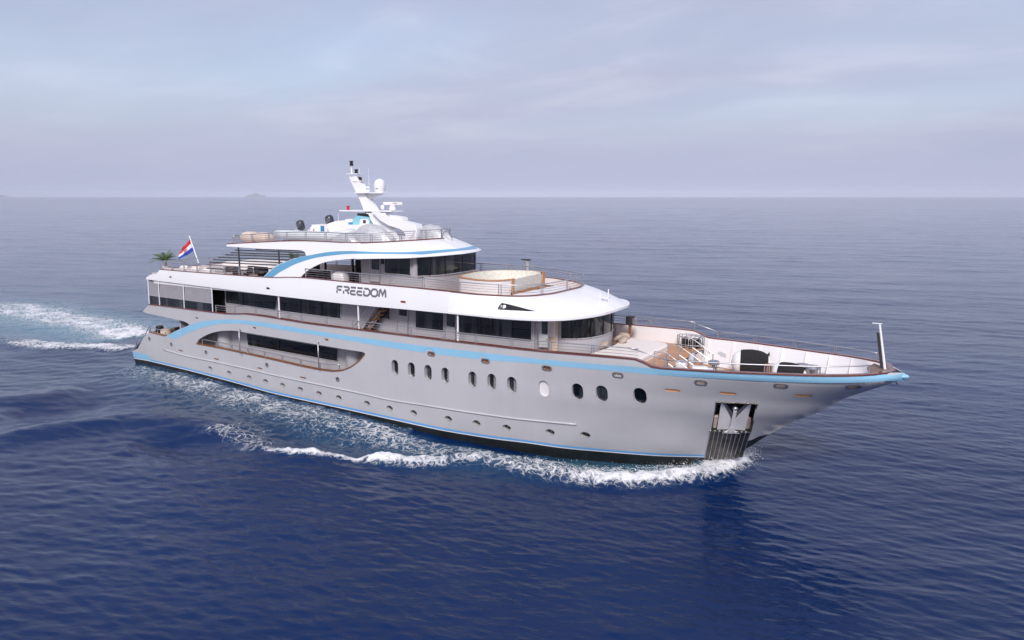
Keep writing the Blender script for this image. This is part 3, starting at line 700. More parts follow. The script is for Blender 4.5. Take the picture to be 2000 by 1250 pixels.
# --- arch leg and top deck band
top_cap_px = [(442.4,477),(500,474),(560,471.4),(600,471.2),(632,472.4),(668,474.2),(690,474.8)]
tc_xz = S(top_cap_px)
XT = 3.0
jz_top = 10.665; jz_low = 9.78
leg_out = S([(442.4,481.2),(512,486),(560,487.6),(585,488.6),(592,490),(595.5,492.5),(597,496),(597,499.4),(574.4,504.6),(556,511.6),(540.8,518.0),(526,529.6),(514.2,541.4)])
leg_out += S([(531.5,542.8),(560,543.2),(586.4,543.4),(590,538),(598,530.5),(608,523.4),(620,517.4),(632,512.6),(650,509),(668,507),(690,505.2)])
leg_out += [(XT, jz_low), (XT, jz_top)] + tc_xz[::-1]
leg = finish(panel(leg_out, [], bs, thick=.14, off=-.002, grid=(.6, .4)), 'top_deck_side', 'white_paint', yacht)
lip2 = [(XT, -bs(XT, jz_low), jz_low), tuple(AY(725, 504.4, -4.2)), tuple(AZ(752, 504, 9.9)), tuple(AZ(780, 503.6, 9.93)), tuple(AZ(800, 503, 9.945)), tuple(AZ(830, 501, 9.965)), tuple(AZ(860, 499, 9.983)), (7.62, 0, 10.0)]
cap2f = [(XT, -bs(XT, jz_top), jz_top), tuple(AZ(730, 474, 10.69)), tuple(AZ(752, 473, 10.71)), tuple(AZ(776, 471.6, 10.732)), tuple(AZ(800, 470.2, 10.75)), (5.5, 0, 10.78)]
for p_ in lip2: print('lip2', np.round(p_, 2))
for p_ in cap2f: print('cap2', np.round(p_, 2))
vis2, lipB, capB = visor(lip2, cap2f, 'top_deck_visor', .05, lipt=.03)
tcap = [(x, -bs(x, z) + .06, z) for x, z in [tuple(q) for q in smooth_path(tc_xz[:-1], 40)]] + [(x, y+.02, z) for x, y, z in capB[4:]]
mb = MB(); mb.bar(tcap + [(x, -y, z) for x, y, z in tcap[-2::-1]], .15, .05); mb.build('cap_rail', 'varnish', leg, smooth='auto')
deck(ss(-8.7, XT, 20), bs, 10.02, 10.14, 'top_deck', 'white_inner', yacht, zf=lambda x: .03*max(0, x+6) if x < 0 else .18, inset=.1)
mb = MB(); c_ = [(x, y*.98, 10.5) for x, y, z in capB]; mb.grid([c_, [(x, -y, z) for x, y, z in c_]]); mb.build('top_deck_front', 'white_inner', vis2)
mb = MB(); mb.grid([[(-8.95, y, z) for y in np.linspace(-4.0, 4.0, 9)] for z in (10.0, 10.17)]); mb.build('aft_edge', 'white_paint', leg)
mb = MB(); mb.bar([(-8.9, y, 10.17) for y in np.linspace(-4.0, 4.0, 9)], .15, .05); mb.build('cap_rail', 'varnish', leg)
# blue stripe over arch and visor
sb = bvh_of(leg, vis2, band)
up2 = [(515.5,541.2),(527,530.2),(541.5,519),(556.4,512.3),(574.6,505.4),(590,501),(608,498),(626,494.6),(644,492),(662,490.6),(680,490.2),(704,490.8),(752,492.5),(788,492.7),(824,490.8),(870,487.6),(920,483.8),(943,481.2)]
lo2 = [(532.4,541.8),(545,532.5),(560,524.4),(574,517),(589,511.4),(604,506.6),(620,502.8),(638,500),(656,498),(674,496.3),(692,495.6),(740,496),(788,496.8),(820,496),(848,494.4),(885,491),(920,487.3),(943,484.3)]
overlay(sb, up2, lo2, n=110, rows=3, off=.008, both=True).build('arch_stripe', 'blue_deep', leg, smooth=True)
# black scoop in the visor with its lamp
vb = bvh_of(vis1, band)
mb = MB(); P = [];
for p in [(972.4,604.4),(973.5,600),(976,596),(980,591.8),(990,593.6),(1010,598.6),(1030,604),(1048,608.3),(1030,608),(1000,606.4)]:
    h = shoot(vb, *p); P.append(h[0] + h[1]*.012)
mb.prism(P, (0, .006, 0)); sc_ = mb.build('visor_scoop', 'black', vis1)
h = shoot(vb, 981, 598); MB().lathe([(.07, 0), (.09, .1), (.05, .16)], h[0] + np.array([0, -.05, -.1]), 10).build('side_light', 'steel', vis1, smooth='auto')
# ship's name in raised letters
def letters(parent):
    x0, z0 = HS(658.5, 571.8, bs); x1, z1 = HS(753.5, 580.6, bs); xt, zt = HS(659.5, 558.8, bs); hgt = zt - z0
    Wd = (x1 - x0); glyph = {
        'F': (.86, [[(0, 0), (0, .42)], [(0, .55), (0, .85), (.15, 1), (.86, 1)], [(.16, .5), (.72, .5)]]),
        'R': (.92, [[(0, 0), (0, .42)], [(.0, 1), (.70, 1), (.88, .85), (.88, .68), (.70, .52), (.22, .52)], [(.5, .5), (.92, 0)]]),
        'E': (.84, [[(.84, 1), (.0, 1)], [(0, .5), (.76, .5)], [(0, .5), (0, .15), (.15, 0), (.84, 0)]]),
        'D': (.92, [[(0, 1), (.62, 1), (.92, .72), (.92, .28), (.62, 0), (0, 0)], [(0, .0), (0, .66)]]),
        'O': (.98, [[(.25, 1), (.73, 1), (.98, .75), (.98, .25), (.73, 0), (.25, 0), (0, .25), (0, .75), (.25, 1)]]),
        'M': (1.08, [[(0, 0), (.10, .9), (.22, 1), (.56, .25), (.88, 1), (.98, .9), (1.08, 0)]])}
    word = 'FREEDOM'; gap = .27; tot = sum(glyph[c][0] for c in word) + gap*6; u = Wd/tot; cx = 0
    for ch in word:
        w, strokes = glyph[ch]; mb = MB()
        for st in strokes:
            pts = []
            for a, b in st:
                X = x0 + (cx + a)*u + b*hgt*.06; Z = z0 + (z1 - z0)*(cx + a)/tot + b*hgt; pts.append(Vector((X, -bs(X, Z) - .025, Z)))
            mb.bar(pts, .02, .02, up=(0, 0, .001)) if False else stroke(mb, pts, .105, .025)
        mb.build('letter', 'dull_letter', parent); cx += w + gap
def stroke(mb, pts, w, d):
    """flat ribbon stroke with mitred corners, extruded by d away from the wall"""
    k = len(pts); Lf = []; Rt = []
    for i in range(k):
        a = pts[i-1] if i else None; b = pts[i+1] if i < k-1 else None; p = pts[i]
        def nn(q, r): v = (r - q); v = Vector((v.x, 0, v.z)).normalized(); return Vector((-v.z, 0, v.x))
        if a is None: n = nn(p, b)
        elif b is None: n = nn(a, p)
        else:
            n1, n2 = nn(a, p), nn(p, b); n = (n1 + n2); n = n.normalized() / max(.5, n.normalized().dot(n1))
        Lf.append(p + n*w/2); Rt.append(p - n*w/2)
    vs = []; 
    for l, r in zip(Lf, Rt): vs += [l, r, l + Vector((0, d, 0)), r + Vector((0, d, 0))]
    fs = [(0, 1, 3, 2), (k*4-4, k*4-2, k*4-1, k*4-3)]
    for i in range(k-1):
        a, b = 4*i, 4*i+4; fs += [(a, b, b+1, a+1), (a+2, a+3, b+3, b+2), (a, a+2, b+2, b), (a+1, b+1, b+3, a+3)]
    mb.add(vs, fs)
mk('dull_letter', (.27, .26, .29), .35, .5)
letters(band)
# --- upper deck house
UH = 3.25
def plan_wall(plan, z0, z1, name, mat, parent, n=14, zf=lambda x: 0.0):
    mb = MB(); pl = plan + [(x, -y) for x, y in plan[::-1] if abs(y) > 1e-6]
    mb.grid([[(x, y, z0 + zf(x)) for x, y in pl], [(x, y, z1 + zf(x)) for x, y in pl]]); return mb.build(name, mat, parent, smooth='auto')
def arc_plan(x0, w, a, n=16, e=2.0): return [(x0 + a*(1 - (abs(y)/w)**e)**(1/e) if abs(y) < w else x0, y) for y in [-w*math.cos(math.pi/2*i/n) for i in range(n+1)]]
fp = arc_plan(15.3, 2.4, 1.55, 18, 2.1)
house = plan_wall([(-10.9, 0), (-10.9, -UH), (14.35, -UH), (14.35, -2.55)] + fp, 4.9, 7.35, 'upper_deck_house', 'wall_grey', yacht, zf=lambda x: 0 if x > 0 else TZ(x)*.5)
wall_window([(441,563),(441,592),(539,605.7),(543.5,573)], -UH, 'saloon_window', house, mull=[((474,560),(474,596.5))], rnd=.08)
wall_window([(547,575),(547,607),(665.5,622.6),(666,585)], -UH, 'saloon_window', house, mull=[((588,575),(588,613)),((628,585),(628,617.5))], rnd=.08)
wall_window([(811.6,600),(811.6,641),(866.6,647),(866.6,600)], -UH, 'saloon_window', house, rnd=.05)
wall_window([(896,605),(896,650.2),(1038.4,665.2),(1039,610)], -UH, 'saloon_window', house, mull=[((932,610),(932,654)),((961,610),(961,657)),((1000,610),(1000,661.2))], rnd=.08)
wall_window([(740,595),(740,620.5),(761.5,623),(761.5,595)], -UH, 'saloon_window', house, rnd=.05)
def door(pxs, win, y, parent, mat='wall_grey'):
    d = wall_window(pxs, y, 'house_door', parent, mat=mat, rnd=.03, m2='dull_steel'); wall_window(win, y - .03, 'window_pane', d, rnd=.04, frame=False)
    a = AY(win[2][0] - 2, win[2][1] + 9, y - .06); MB().tube([a, a + np.array([.12, 0, 0])], .02, 5).build('handle', 'steel', d); return d
door([(776,600),(776,650),(797,653),(797,600)], [(779.6,602),(779.6,615.6),(794,617.8),(794,602)], -UH, house)
door([(869.5,600),(869.5,662),(890,664),(890,600)], [(872,610),(872,636.5),(888,639.2),(888,610)], -UH, house)
door([(1052,612),(1052,678),(1071,679),(1071,612)], [(1058,618),(1058,652),(1069,653.5),(1069,618)], -UH + .02, house, 'hull_grey')
# doorway recess between side wall and front lounge: warm panelled wall, notice board
mb = MB(); mb.box(14.4, 14.46, -UH, -2.5, 4.95, 7.3); mb.build('end_wall', 'wall_grey', house)
mb = MB(); mb.box(14.5, 15.33, -2.62, -2.57, 5.0, 7.3); mb.build('wood_panel', 'beige', house); 
mb = MB(); mb.box(14.75, 15.2, -2.66, -2.63, 6.2, 7.1); mb.build('notice_board', 'white_inner', house)
# curved lounge glass
def curved_glass(plan, z0, z1, name, parent, off=.03, cut=None, th=.02, zb=None):
    R = []
    pl = []
    for i, (x, y) in enumerate(plan):
        a = np.array(plan[max(i-1, 0)]); b = np.array(plan[min(i+1, len(plan)-1)]); t = b-a; t /= np.linalg.norm(t); n = np.array([t[1], -t[0]]); pl.append((x + n[0]*off, y + n[1]*off))
    mb = MB(); rows = [[(x, y, z0) for x, y in pl], [(x, y, z1) for x, y in pl]]; mb.grid(rows); return mb.build(name, 'glass', parent, smooth=True), pl
fpf = fp[1:-1] + [(x, -y) for x, y in fp[::-1]][:-1]
cg, cpl = curved_glass(fpf, 6.13, 7.5, 'lounge_window', house)
for (x, y) in cpl[::5]: MB().tube([(x+.01, y-.005, 6.13), (x+.01, y-.005, 7.45)], .025, 5).build('mullion', 'black', cg)
mb = MB(); mb.tube([(x, y, 6.13) for x, y in cpl], .03, 6); mb.build('frame', 'wall_grey', cg, smooth=True)
# --- aft saloon screens and the dark glass below them
A0, A1 = -18.0, -10.6
def sidecurve(xa, xb, z, off, n=12): return [(x, -bh(x, 5.5) + off, z) for x in np.linspace(xa, xb, n)]
aft = thing_part = None
zcap = lambda x: cap_curve_z(x) + .055
zmid = pchip([-18.4, -10.4], [5.98, 6.06]); zt_ = lambda x: 7.16 + TZ(x)
pn_edges = [AY(289, 560, -4.1)[0], AY(310.5, 560, -4.1)[0], AY(359.5, 570, -4.2)[0], AY(416.5, 580, -4.25)[0]]
for a, b in zip(pn_edges, pn_edges[1:]):
    xs_ = np.linspace(a+.04, b-.04, 6)
    mb = MB(); mb.grid([[(x, -bh(x, 5.5)+.06, zmid(x)) for x in xs_], [(x, -bh(x, 5.5)+.12, zt_(x)+.1) for x in xs_]]); mb.mirror(); mb.build('roll_screen', 'screen', yacht, smooth=True)
    mb = MB(); mb.grid([[(x, -bh(x, 5.5)+.03, zcap(x)) for x in xs_], [(x, -bh(x, 5.5)+.05, zmid(x)) for x in xs_]]); mb.mirror(); mb.build('glass_panel', 'glass', yacht, smooth=True)
    mb = MB(); mb.tube([(x, -bh(x, 5.5)+.04, zmid(x)) for x in np.linspace(a, b, 6)], .03, 5); mb.build('screen_rail', 'screen', yacht)
for x in pn_edges:
    mb = MB(); mb.tube([(x, -bh(x, 5.5)+.0, zcap(x)), (x, -bh(x, 5.5)+.06, 7.2)], .035, 6); mb.mirror(); mb.build('post', 'white_paint', yacht, smooth='auto')
mb = MB(); mb.grid([[(pn_edges[0]-.3*(1-(y/4)**2), y, z) for y in np.linspace(-3.95, 3.95, 9)] for z in (5.4, 6.05)]); mb.build('glass_panel', 'glass', yacht)
mb = MB(); mb.grid([[(pn_edges[0]-.3*(1-(y/4)**2), y, z) for y in np.linspace(-3.95, 3.95, 9)] for z in (6.05, 7.2)]); mb.build('roll_screen', 'screen', yacht)
mb = MB(); mb.box(-17.2, -10.95, -3.1, 3.1, 4.95, 7.05); mb.build('saloon_dark_fill', 'dark', yacht)  # solid dark box stands in for the shaded saloon interior
for px, b in ((545.6, 0), (894, 0), (699.8, 0)):
    p = AY(px, 600, -4.35); mb = MB(); x = p[0]; mb.tube([(x, -4.36, cap_curve_z(x) + .03), (x, -4.36, 7.25)], .05, 8); mb.build('post', 'white_paint', yacht, smooth='auto')
# --- stair from the upper deck to the sun deck
st = group_part('deck_stair', yacht)
def stairway(pa, pb, w, steps, parent):
    pa = np.array(pa, float); pb = np.array(pb, float)
    for s_ in (-1, 1):
        mb = MB(); mb.bar([pa + [0, s_*w/2, -.1], pb + [0, s_*w/2, -.1]], .05, .2); mb.build('stringer', 'dark', parent)
        for h_ in (.35, .6, .85):
            mb = MB(); mb.tube([pa + [0, s_*(w/2+.05), h_], pb + [0, s_*(w/2+.05), h_]], .022 if h_ < .8 else .03, 5); mb.build('handrail', 'steel', parent)
    for k in range(steps):
        t = (k+.5)/steps; q = pa*(1-t) + pb*t; mb = MB(); mb.box(q[0]-.15, q[0]+.15, q[1]-w/2+.03, q[1]+w/2-.03, q[2], q[2]+.045); mb.build('stair_tread', 'orange_wood', parent)
stairway((2.6, -3.75, 4.95), (5.0, -3.75, 7.45), .8, 9, st)
# --- sun deck house with the bridge windows
SH = 2.9
sp = arc_plan(6.4, 2.5, .75, 12, 2.4)
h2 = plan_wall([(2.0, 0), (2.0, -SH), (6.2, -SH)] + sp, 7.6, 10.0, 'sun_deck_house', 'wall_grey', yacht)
wall_window([(751,500),(751,533.5),(802,538.4),(802,500)], -SH, 'saloon_window', h2, rnd=.1)
door([(722,500),(722,550),(742,552),(742,500)], [(726,500),(726,525.4),(740,527.6),(740,500)], -SH, h2)
mb = MB(); p = AY(744.5, 504, -SH-.06); mb.box(p[0], p[0]+.22, -SH-.08, -SH-.02, p[2]-.35, p[2]+.1); mb.build('wall_box', 'dark', h2)
spf = sp[1:] + [(x, -y) for x, y in sp[::-1]][1:-1]
cg2, cpl2 = curved_glass([(6.3, -SH+.1)] + spf, 8.82, 10.0, 'bridge_window', h2, off=.03)
for (x, y) in cpl2[3::5]: MB().tube([(x+.01, y-.005, 8.82), (x+.01, y-.005, 9.95)], .025, 5).build('mullion', 'black', cg2)
mb = MB(); mb.tube([(x, y, 8.82) for x, y in cpl2], .03, 6); mb.build('frame', 'wall_grey', cg2, smooth=True)
# things glimpsed under the arch: dark bar, columns, wicker
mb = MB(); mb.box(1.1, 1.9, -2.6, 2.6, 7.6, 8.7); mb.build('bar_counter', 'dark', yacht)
# ================================================================== railings
def pathlen(P):
    P = [np.array(p, float) for p in P]; s = np.concatenate([[0], np.cumsum([np.linalg.norm(b-a) for a, b in zip(P, P[1:])])]); return P, s
def along(P, s, t): return np.array([np.interp(t, s, [p[k] for p in P]) for k in range(3)])
def railing(base, h, wires, spacing, parent, pair=.11, r=.028, far=False, ends=True, lean=0.0, name='railing', start=None, rp=.024, mat='steel'):
    P, s = pathlen(base); root = bpy.data.objects.new(name, None); 
    pts = [along(P, s, t) for t in np.linspace(0, s[-1], max(3, int(s[-1]/.4)))]
    mb = MB(); mb.tube([p + [0, 0, h] for p in pts], r, 7)
    if far: mb.mirror()
    o = mb.build(name, mat, parent, smooth=True); tw = None
    for k in range(wires):
        mb = MB(); z = h*(k+1)/(wires+1); mb.tube([p + [0, 0, z] for p in pts], .012, 4)
        if far: mb.mirror()
        mb.build('rail_wire', mat, o)
    n = max(1, int(round(s[-1]/spacing)))
    for i in range(n+1):
        t = s[-1]*i/n if ends else s[-1]*(i+.5)/n
        if t > s[-1]: continue
        for d in ((-pair/2, pair/2) if pair else (0,)):
            tt = min(max(t + d, .02), s[-1]-.02); p = along(P, s, tt)
            mb = MB(); mb.tube([p, p + [0, 0, h]], rp, 5, caps=False)
            if far: mb.mirror()
            mb.build('rail_post', mat, o, smooth=True)
    return o
capz = lambda x: cap_curve_z(x) + .055
def caprun(xa, xb, n=60, inn=.06): return [(x, -(bh(x, capz(x)) - inn), capz(x)) for x in np.linspace(xa, xb, n)]
xs0 = HS(420, 610)[0]; xs1 = HS(1262, 706)[0]
railing(caprun(xs0, xs1-.4), .44, 2, 2.25, yacht)
far_rail = [(x, -y, z) for x, y, z in caprun(14.8, xs1-.4, 20)]; railing(far_rail, .44, 2, 2.25, yacht)
fr = caprun(xs1+.9, 29.55, 50); railing(fr, .34, 0, 2.0, yacht, far=False); railing([(x, -y, z) for x, y, z in fr], .34, 0, 2.0, yacht)
for s_ in (1, -1):
    a = np.array(caprun(xs1-.9, xs1, 2)[0]); b = np.array(caprun(xs1+.9, xs1+2, 2)[0]); a[1] *= s_; b[1] *= s_
    mb = MB(); mb.tube([a + [0, 0, .44], (a*.55+b*.45) + [0, 0, .42], b + [0, 0, .34]], .028, 7); mb.build('railing', 'steel', yacht, smooth=True)
# sun deck rails
c2 = [(x, y, z + .05) for x, y, z in cap2_all]
P, s = pathlen(c2); i0 = min(range(len(c2)), key=lambda i: abs(c2[i][0] - HS(592, 543, bs)[0]) + (10 if c2[i][1] > 0 else 0)); i1 = len(c2) - i0
railing(c2[i0:i1], .52, 3, 2.3, yacht, pair=.13)
aft_c = [c2[i] for i in range(len(c2)) if c2[i][1] < 0 and c2[i][0] < HS(500, 540, bs)[0]]
railing(aft_c, .52, 3, 1.65, yacht); railing([(x, -y, z) for x, y, z in aft_c], .52, 3, 1.65, yacht)
railing([(-16.85 - .25*(1-(y/4.1)**2), y, 8.12) for y in np.linspace(-3.9, 3.9, 12)], .52, 3, 1.9, yacht)
# top deck rails
tcp = [(x, y + .05, z + .05) for x, y, z in tcap if x > AY(456, 470, -4)[0]]
tcf = tcp + [(x, -y, z) for x, y, z in tcp[-2::-1]]
railing(tcf, .50, 3, 1.75, yacht, pair=.11)
railing([(-8.6, y, 10.2) for y in np.linspace(-3.95, 3.95, 5)], .50, 3, 1.9, yacht)
# recess rail
rr3 = [p for p in rec3 if p[0] > rec3[0][0] + .3 and p[2] < 3.0]
railing([(x, y+.02, 2.9 + 0*z if False else z) for x, y, z in rr3], .36, 0, 1.75, yacht, pair=.1)
for a, b in (((466.5,643.5),(469.2,692)), ((620.8,668.5),(623,722.5))):
    p, q = AY(*a, -4.58), AY(*b, -4.62); mb = MB(); mb.tube([p, q], .035, 7); mb.ball(p, .07, .07, .07, 10, 6); mb.build('fender_post', 'steel', yacht, smooth=True)
# stern cockpit rail and the swim ladder hoops
sc4 = [(x, y, z+.06) for x, y, z in sc3]; railing(sc4, .3, 0, 1.3, yacht, pair=0)
def hoop(pxs, y, parent, r=.03, n=24):
    P = [AY(px, py, y) for px, py in pxs]; mb = MB(); mb.tube([tuple(p) for p in smooth_path(P, n)], r, 6); mb.build('grab_rail', 'dull_steel', parent, smooth=True)
hoop([(266,674),(268,664),(267,657.5),(263,656.5),(259.5,660),(261,668)], -3.3, yacht)
hoop([(278,663),(283,655),(288,645),(293,637.5),(295,640),(292,647)], -3.6, yacht)
hoop([(275,655),(281,652),(287,651)], -3.4, yacht)
# swim platform
mb = MB(); o_ = [(-22.1 + .5*(abs(y)/3.7)**2.5, y) for y in np.linspace(-3.75, 3.75, 15)]
mb.prism([(x, y, .95) for x, y in o_] + [(-19.9, 3.85, .95), (-19.9, -3.85, .95)], (0, 0, .3)); sw = mb.build('swim_platform', 'blue_light', yacht)
mb = MB(); mb.prism([(x+.15, y*.96, 1.255) for x, y in o_] + [(-19.9, 3.6, 1.255), (-19.9, -3.6, 1.255)], (0, 0, .02)); mb.build('platform_deck', 'teak_dark', sw)
bl = overlay(hb, [(259.5,686.5),(270,688.5),(283,692.5),(294.5,697)], [(262,697),(272,699.5),(284,702),(295,704.6)], n=20, rows=3, off=.012); bl.build('stern_stripe', 'blue_light', hull, smooth=True)
# louvre rails beside the aft sun deck
lv = [((409,513),(541,519)), ((417,508),(552,514.3)), ((427,503.5),(566,509)), ((441,498.5),(583,503.5)), ((451,494.6),(597,499.5)), ((460,489.5),(597,494.8)), ((500,488.2),(597,491.2)), ((405,518.5),(533,526)), ((404,524.6),(525,532.3))]
for a, b in lv:
    mb = MB(); mb.bar([AY(*a, -4.12), AY(*b, -4.12)], .07, .07); mb.build('louvre_bar', 'louvre', leg)
for a, b in (((465.5,483),(469,536)), ((544,488),(546,518))):
    mb = MB(); mb.tube([AY(*a, -4.08), AY(*b, -4.08)], .055, 7); mb.build('post', 'louvre', leg, smooth='auto')
# ================================================================== mast
MY = 0.0
def plate(pxs, y0, th, name, mat, parent, smooth=False):
    P = [AY(px, py, y0) for px, py in pxs]; mb = MB(); mb.prism([p + [0, -th/2, 0] for p in P], (0, th, 0)); return mb.build(name, mat, parent)
mast = plate([(686.5,344),(699,344),(703.5,352),(714,373),(728,398),(744,424),(741,411) if False else (762,444),(778,470),(744,470),(731,446),(722,424),(716.5,411),(706,386),(699,372),(691,355)], MY, .5, 'mast', 'white_paint', yacht)
plate([(686.5,344),(699.5,344),(694.5,345.5)], MY, .3, 'mast_fillet', 'white_paint', mast)
def shelf(pxa, pxb, py, y0, w, th, name, parent, gus=None):
    a, b = AY(pxa, py, y0), AY(pxb, py, y0); mb = MB(); m_ = .25
    mb.prism([(a[0], y0-w/2+.2, a[2]), (a[0]+m_, y0-w/2, a[2]), (b[0]-m_, y0-w/2, a[2]), (b[0], y0-w/2+.2, a[2]), (b[0], y0+w/2-.2, a[2]), (b[0]-m_, y0+w/2, a[2]), (a[0]+m_, y0+w/2, a[2]), (a[0], y0+w/2-.2, a[2])], (0, 0, th))
    o = mb.build(name, 'white_paint', parent)
    if gus: plate(gus, y0, .12, 'gusset', 'white_paint', o)
    return o
shelf(674, 776, 412, 0, 1.5, .07, 'mast_platform', mast, [(740,412.6),(775,412.6),(745,421),(722,414)])
shelf(698, 753, 377.5, 0, 1.0, .06, 'mast_platform', mast, [(716,378),(752,378),(726,388),(718,390)])
shelf(680, 702, 341, 0, .8, .05, 'mast_platform', mast)
shelf(690, 708, 354.5, 0, .6, .05, 'mast_platform', mast)
mb = MB(); mb.tube([AY(687, 341, 0), AY(686.5, 322, 0)], .05, 7); mb.build('light_staff', 'white_paint', mast, smooth='auto')
def lamp(px, py, name='nav_light', mat='black', y0=0, s_=.13):
    p = AY(px, py, y0); mb = MB(); mb.lathe([(s_, 0), (s_, s_*.6), (s_*.75, s_*.7), (s_*.75, s_*1.8), (s_, s_*1.9), (s_, s_*2.3)], p, 10); return mb.build(name, mat, mast, smooth='auto')
lamp(686.5, 323.5); lamp(696, 340); lamp(702.2, 353, s_=.1); lamp(704.8, 353, s_=.09); lamp(680, 410.5, mat='red', s_=.12)
for a, b in (((703,345),(702,328)), ((721.5,377),(719.6,329)), ((661,432),(660.4,416))):
    mb = MB(); mb.tube([AY(*a, .1), AY(*b, .1)], .018, 5, r2=.008); mb.build('whip_antenna', 'white_paint', mast, smooth='auto')
mb = MB(); p = AY(719, 376.5, .2); mb.lathe([(.04, 0), (.04, .28), (.16, .3), (.15, .36), (.02, .4)], p, 12); mb.build('gps_dome', 'white_paint', mast, smooth='auto')
p = AY(742, 377, 0); mb = MB(); mb.lathe([(.26, .0), (.33, .08), (.36, .3), (.36, .5), (.33, .66), (.25, .78), (.13, .86), (.02, .88)], p, 24); dome = mb.build('satellite_dome', 'white_paint', mast, smooth='auto')
mb = MB(); 
for k in range(6): mb.box(p[0]+.02+k*.05, p[0]+.055+k*.05, p[1]-.37+.008*k*k, p[1]-.345+.008*k*k, p[2]+.26, p[2]+.30+.015*(k % 2))
mb.build('dome_lettering', 'dull_letter', dome)
p = AY(767, 410.5, 0); mb = MB(); mb.lathe([(.2, 0), (.22, .05), (.22, .14), (.17, .18), (.17, .3), (.1, .33), (.08, .42)], p, 18); rad_ = mb.build('radar_base', 'white_paint', mast, smooth='auto')
a, b = AY(751.5, 397, 0), AY(784, 397.5, 0); c = (a+b)/2; mb = MB(); hl = np.linalg.norm(b-a)/2
mb.add([(c[0]+u*.5 - v*.05, c[1]+u*.32 + v*.08, c[2]+w*.085) for u in (-1, 1) for v in (-1, 1) for w in (-1, 1)], [(0,1,3,2),(4,6,7,5),(0,4,5,1),(2,3,7,6),(0,2,6,4),(1,5,7,3)])
ra = mb.build('radar_antenna', 'white_gel', rad_)
mb = MB(); 
for k in range(5): mb.box(c[0]+.05+k*.05, c[0]+.088+k*.05, c[1]-.09+.032*k, c[1]-.08+.032*k, c[2]-.02, c[2]+.035)
mb.build('radar_lettering', 'dull_letter', ra)
for px, py in ((712,404.5),(747,405)):
    p = AY(px, py, -.5 if px > 720 else .5); mb = MB(); mb.ball(p, .14, .1, .15, 12, 8); mb.build('horn', 'white_paint', mast, smooth=True)
# legs of the mast base
plate([(716,416),(752,416),(762,440),(783,470),(757,470),(736,446)], -1.1, .1, 'mast_leg', 'white_paint', mast)
plate([(730,412),(748,420),(777,428),(818,438),(820,446),(818,470),(797,470),(798,459),(794,451),(785,446),(765,440),(748,430)], -1.2, .55, 'mast_fairing', 'white_paint', mast)
plate([(730,412),(748,420),(777,428),(818,438),(820,446),(818,470),(797,470),(798,459),(794,451),(785,446),(765,440),(748,430)], 1.2, .3, 'mast_fairing', 'white_paint', mast)
plate([(766,420),(790,424),(792,430),(770,428)], -1.0, .5, 'crane_arm', 'white_gel', mast)
# ================================================================== hot tub, front of the sun deck
tub = group_part('hot_tub', yacht)
TZ0 = 8.94
TZ0 = 8.9
tp = [AZ(px, py, TZ0) for px, py in [(998,545),(985,546.6),(970,547.2),(950,547),(930,545.5),(912,543),(899,541),(896.3,539.4),(899,537),(925,531),(950,528.4),(970,527.2),(985,527),(1005,527.1),(1030,527.8),(1045,528.5),(1062,531)]]
mb = MB(); k = len(tp); mb.grid([[(p[0], p[1], 7.8) for p in tp], [(p[0], p[1], TZ0-.04) for p in tp]]); mb.build('tub_shell', 'white_gel', tub, smooth='auto')
cen = np.mean(tp, axis=0); ti = [cen + (p-cen)*.935 for p in tp]
mb = MB(); mb.grid([[tuple(p) for p in ti], [tuple(cen + (p-cen)*1.015) for p in tp]]); mb.grid([[tuple(cen + (p-cen)*1.015 - [0, 0, .05]) for p in tp], [tuple(cen + (p-cen)*1.015) for p in tp]][::-1]); mb.build('tub_rim', 'orange_wood', tub, smooth='auto')
mb = MB(); mb.grid([[(p[0], p[1], TZ0-.005) for p in ti], [(p[0], p[1], 8.2) for p in ti]]); mb.build('tub_inside', 'mosaic', tub, smooth='auto')
mb = MB(); mb.prism([(p[0], p[1], 8.3) for p in ti], (0, 0, .02)); mb.build('tub_floor', 'mosaic', tub)
g0, g1 = tp[0], tp[-1]
def gl(u, z): q = g0*(1-u) + g1*u; return (q[0]+.02, q[1], z)
mb = MB(); mb.prism([gl(.03, 8.16), gl(.90, 8.16), gl(.90, 8.86), gl(.03, 8.86)], (.03, 0, 0)); mb.build('tub_window', 'mosaic', tub)
for u in (.0, .94): mb = MB(); mb.prism([gl(u, 8.0), gl(u+.06, 8.0), gl(u+.06, 8.92), gl(u, 8.92)], (.07, 0, 0)); mb.build('tub_frame', 'orange_wood', tub)
mb = MB(); mb.prism([gl(0, 8.0), gl(1, 8.0), gl(1, 8.14), gl(0, 8.14)], (.06, 0, 0)); mb.build('tub_frame', 'orange_wood', tub)
mb = MB(); pts = [(12.3, -2.3), (12.3, 2.3)] + [(x-.75, y*.62) for x, y, z in [(p[0], -p[1], p[2]) for p in capA[::-1]] if abs(y) < 3.4][::-1]
sp_ = [(12.35, -2.6), (13.3, -2.3), (13.9, -1.5), (14.1, 0), (13.9, 1.5), (13.3, 2.3), (12.35, 2.6)]
mb = MB(); mb.prism([(x, y, 7.8) for x, y in sp_], (0, 0, .34)); mb.build('bench', 'white_inner', tub)
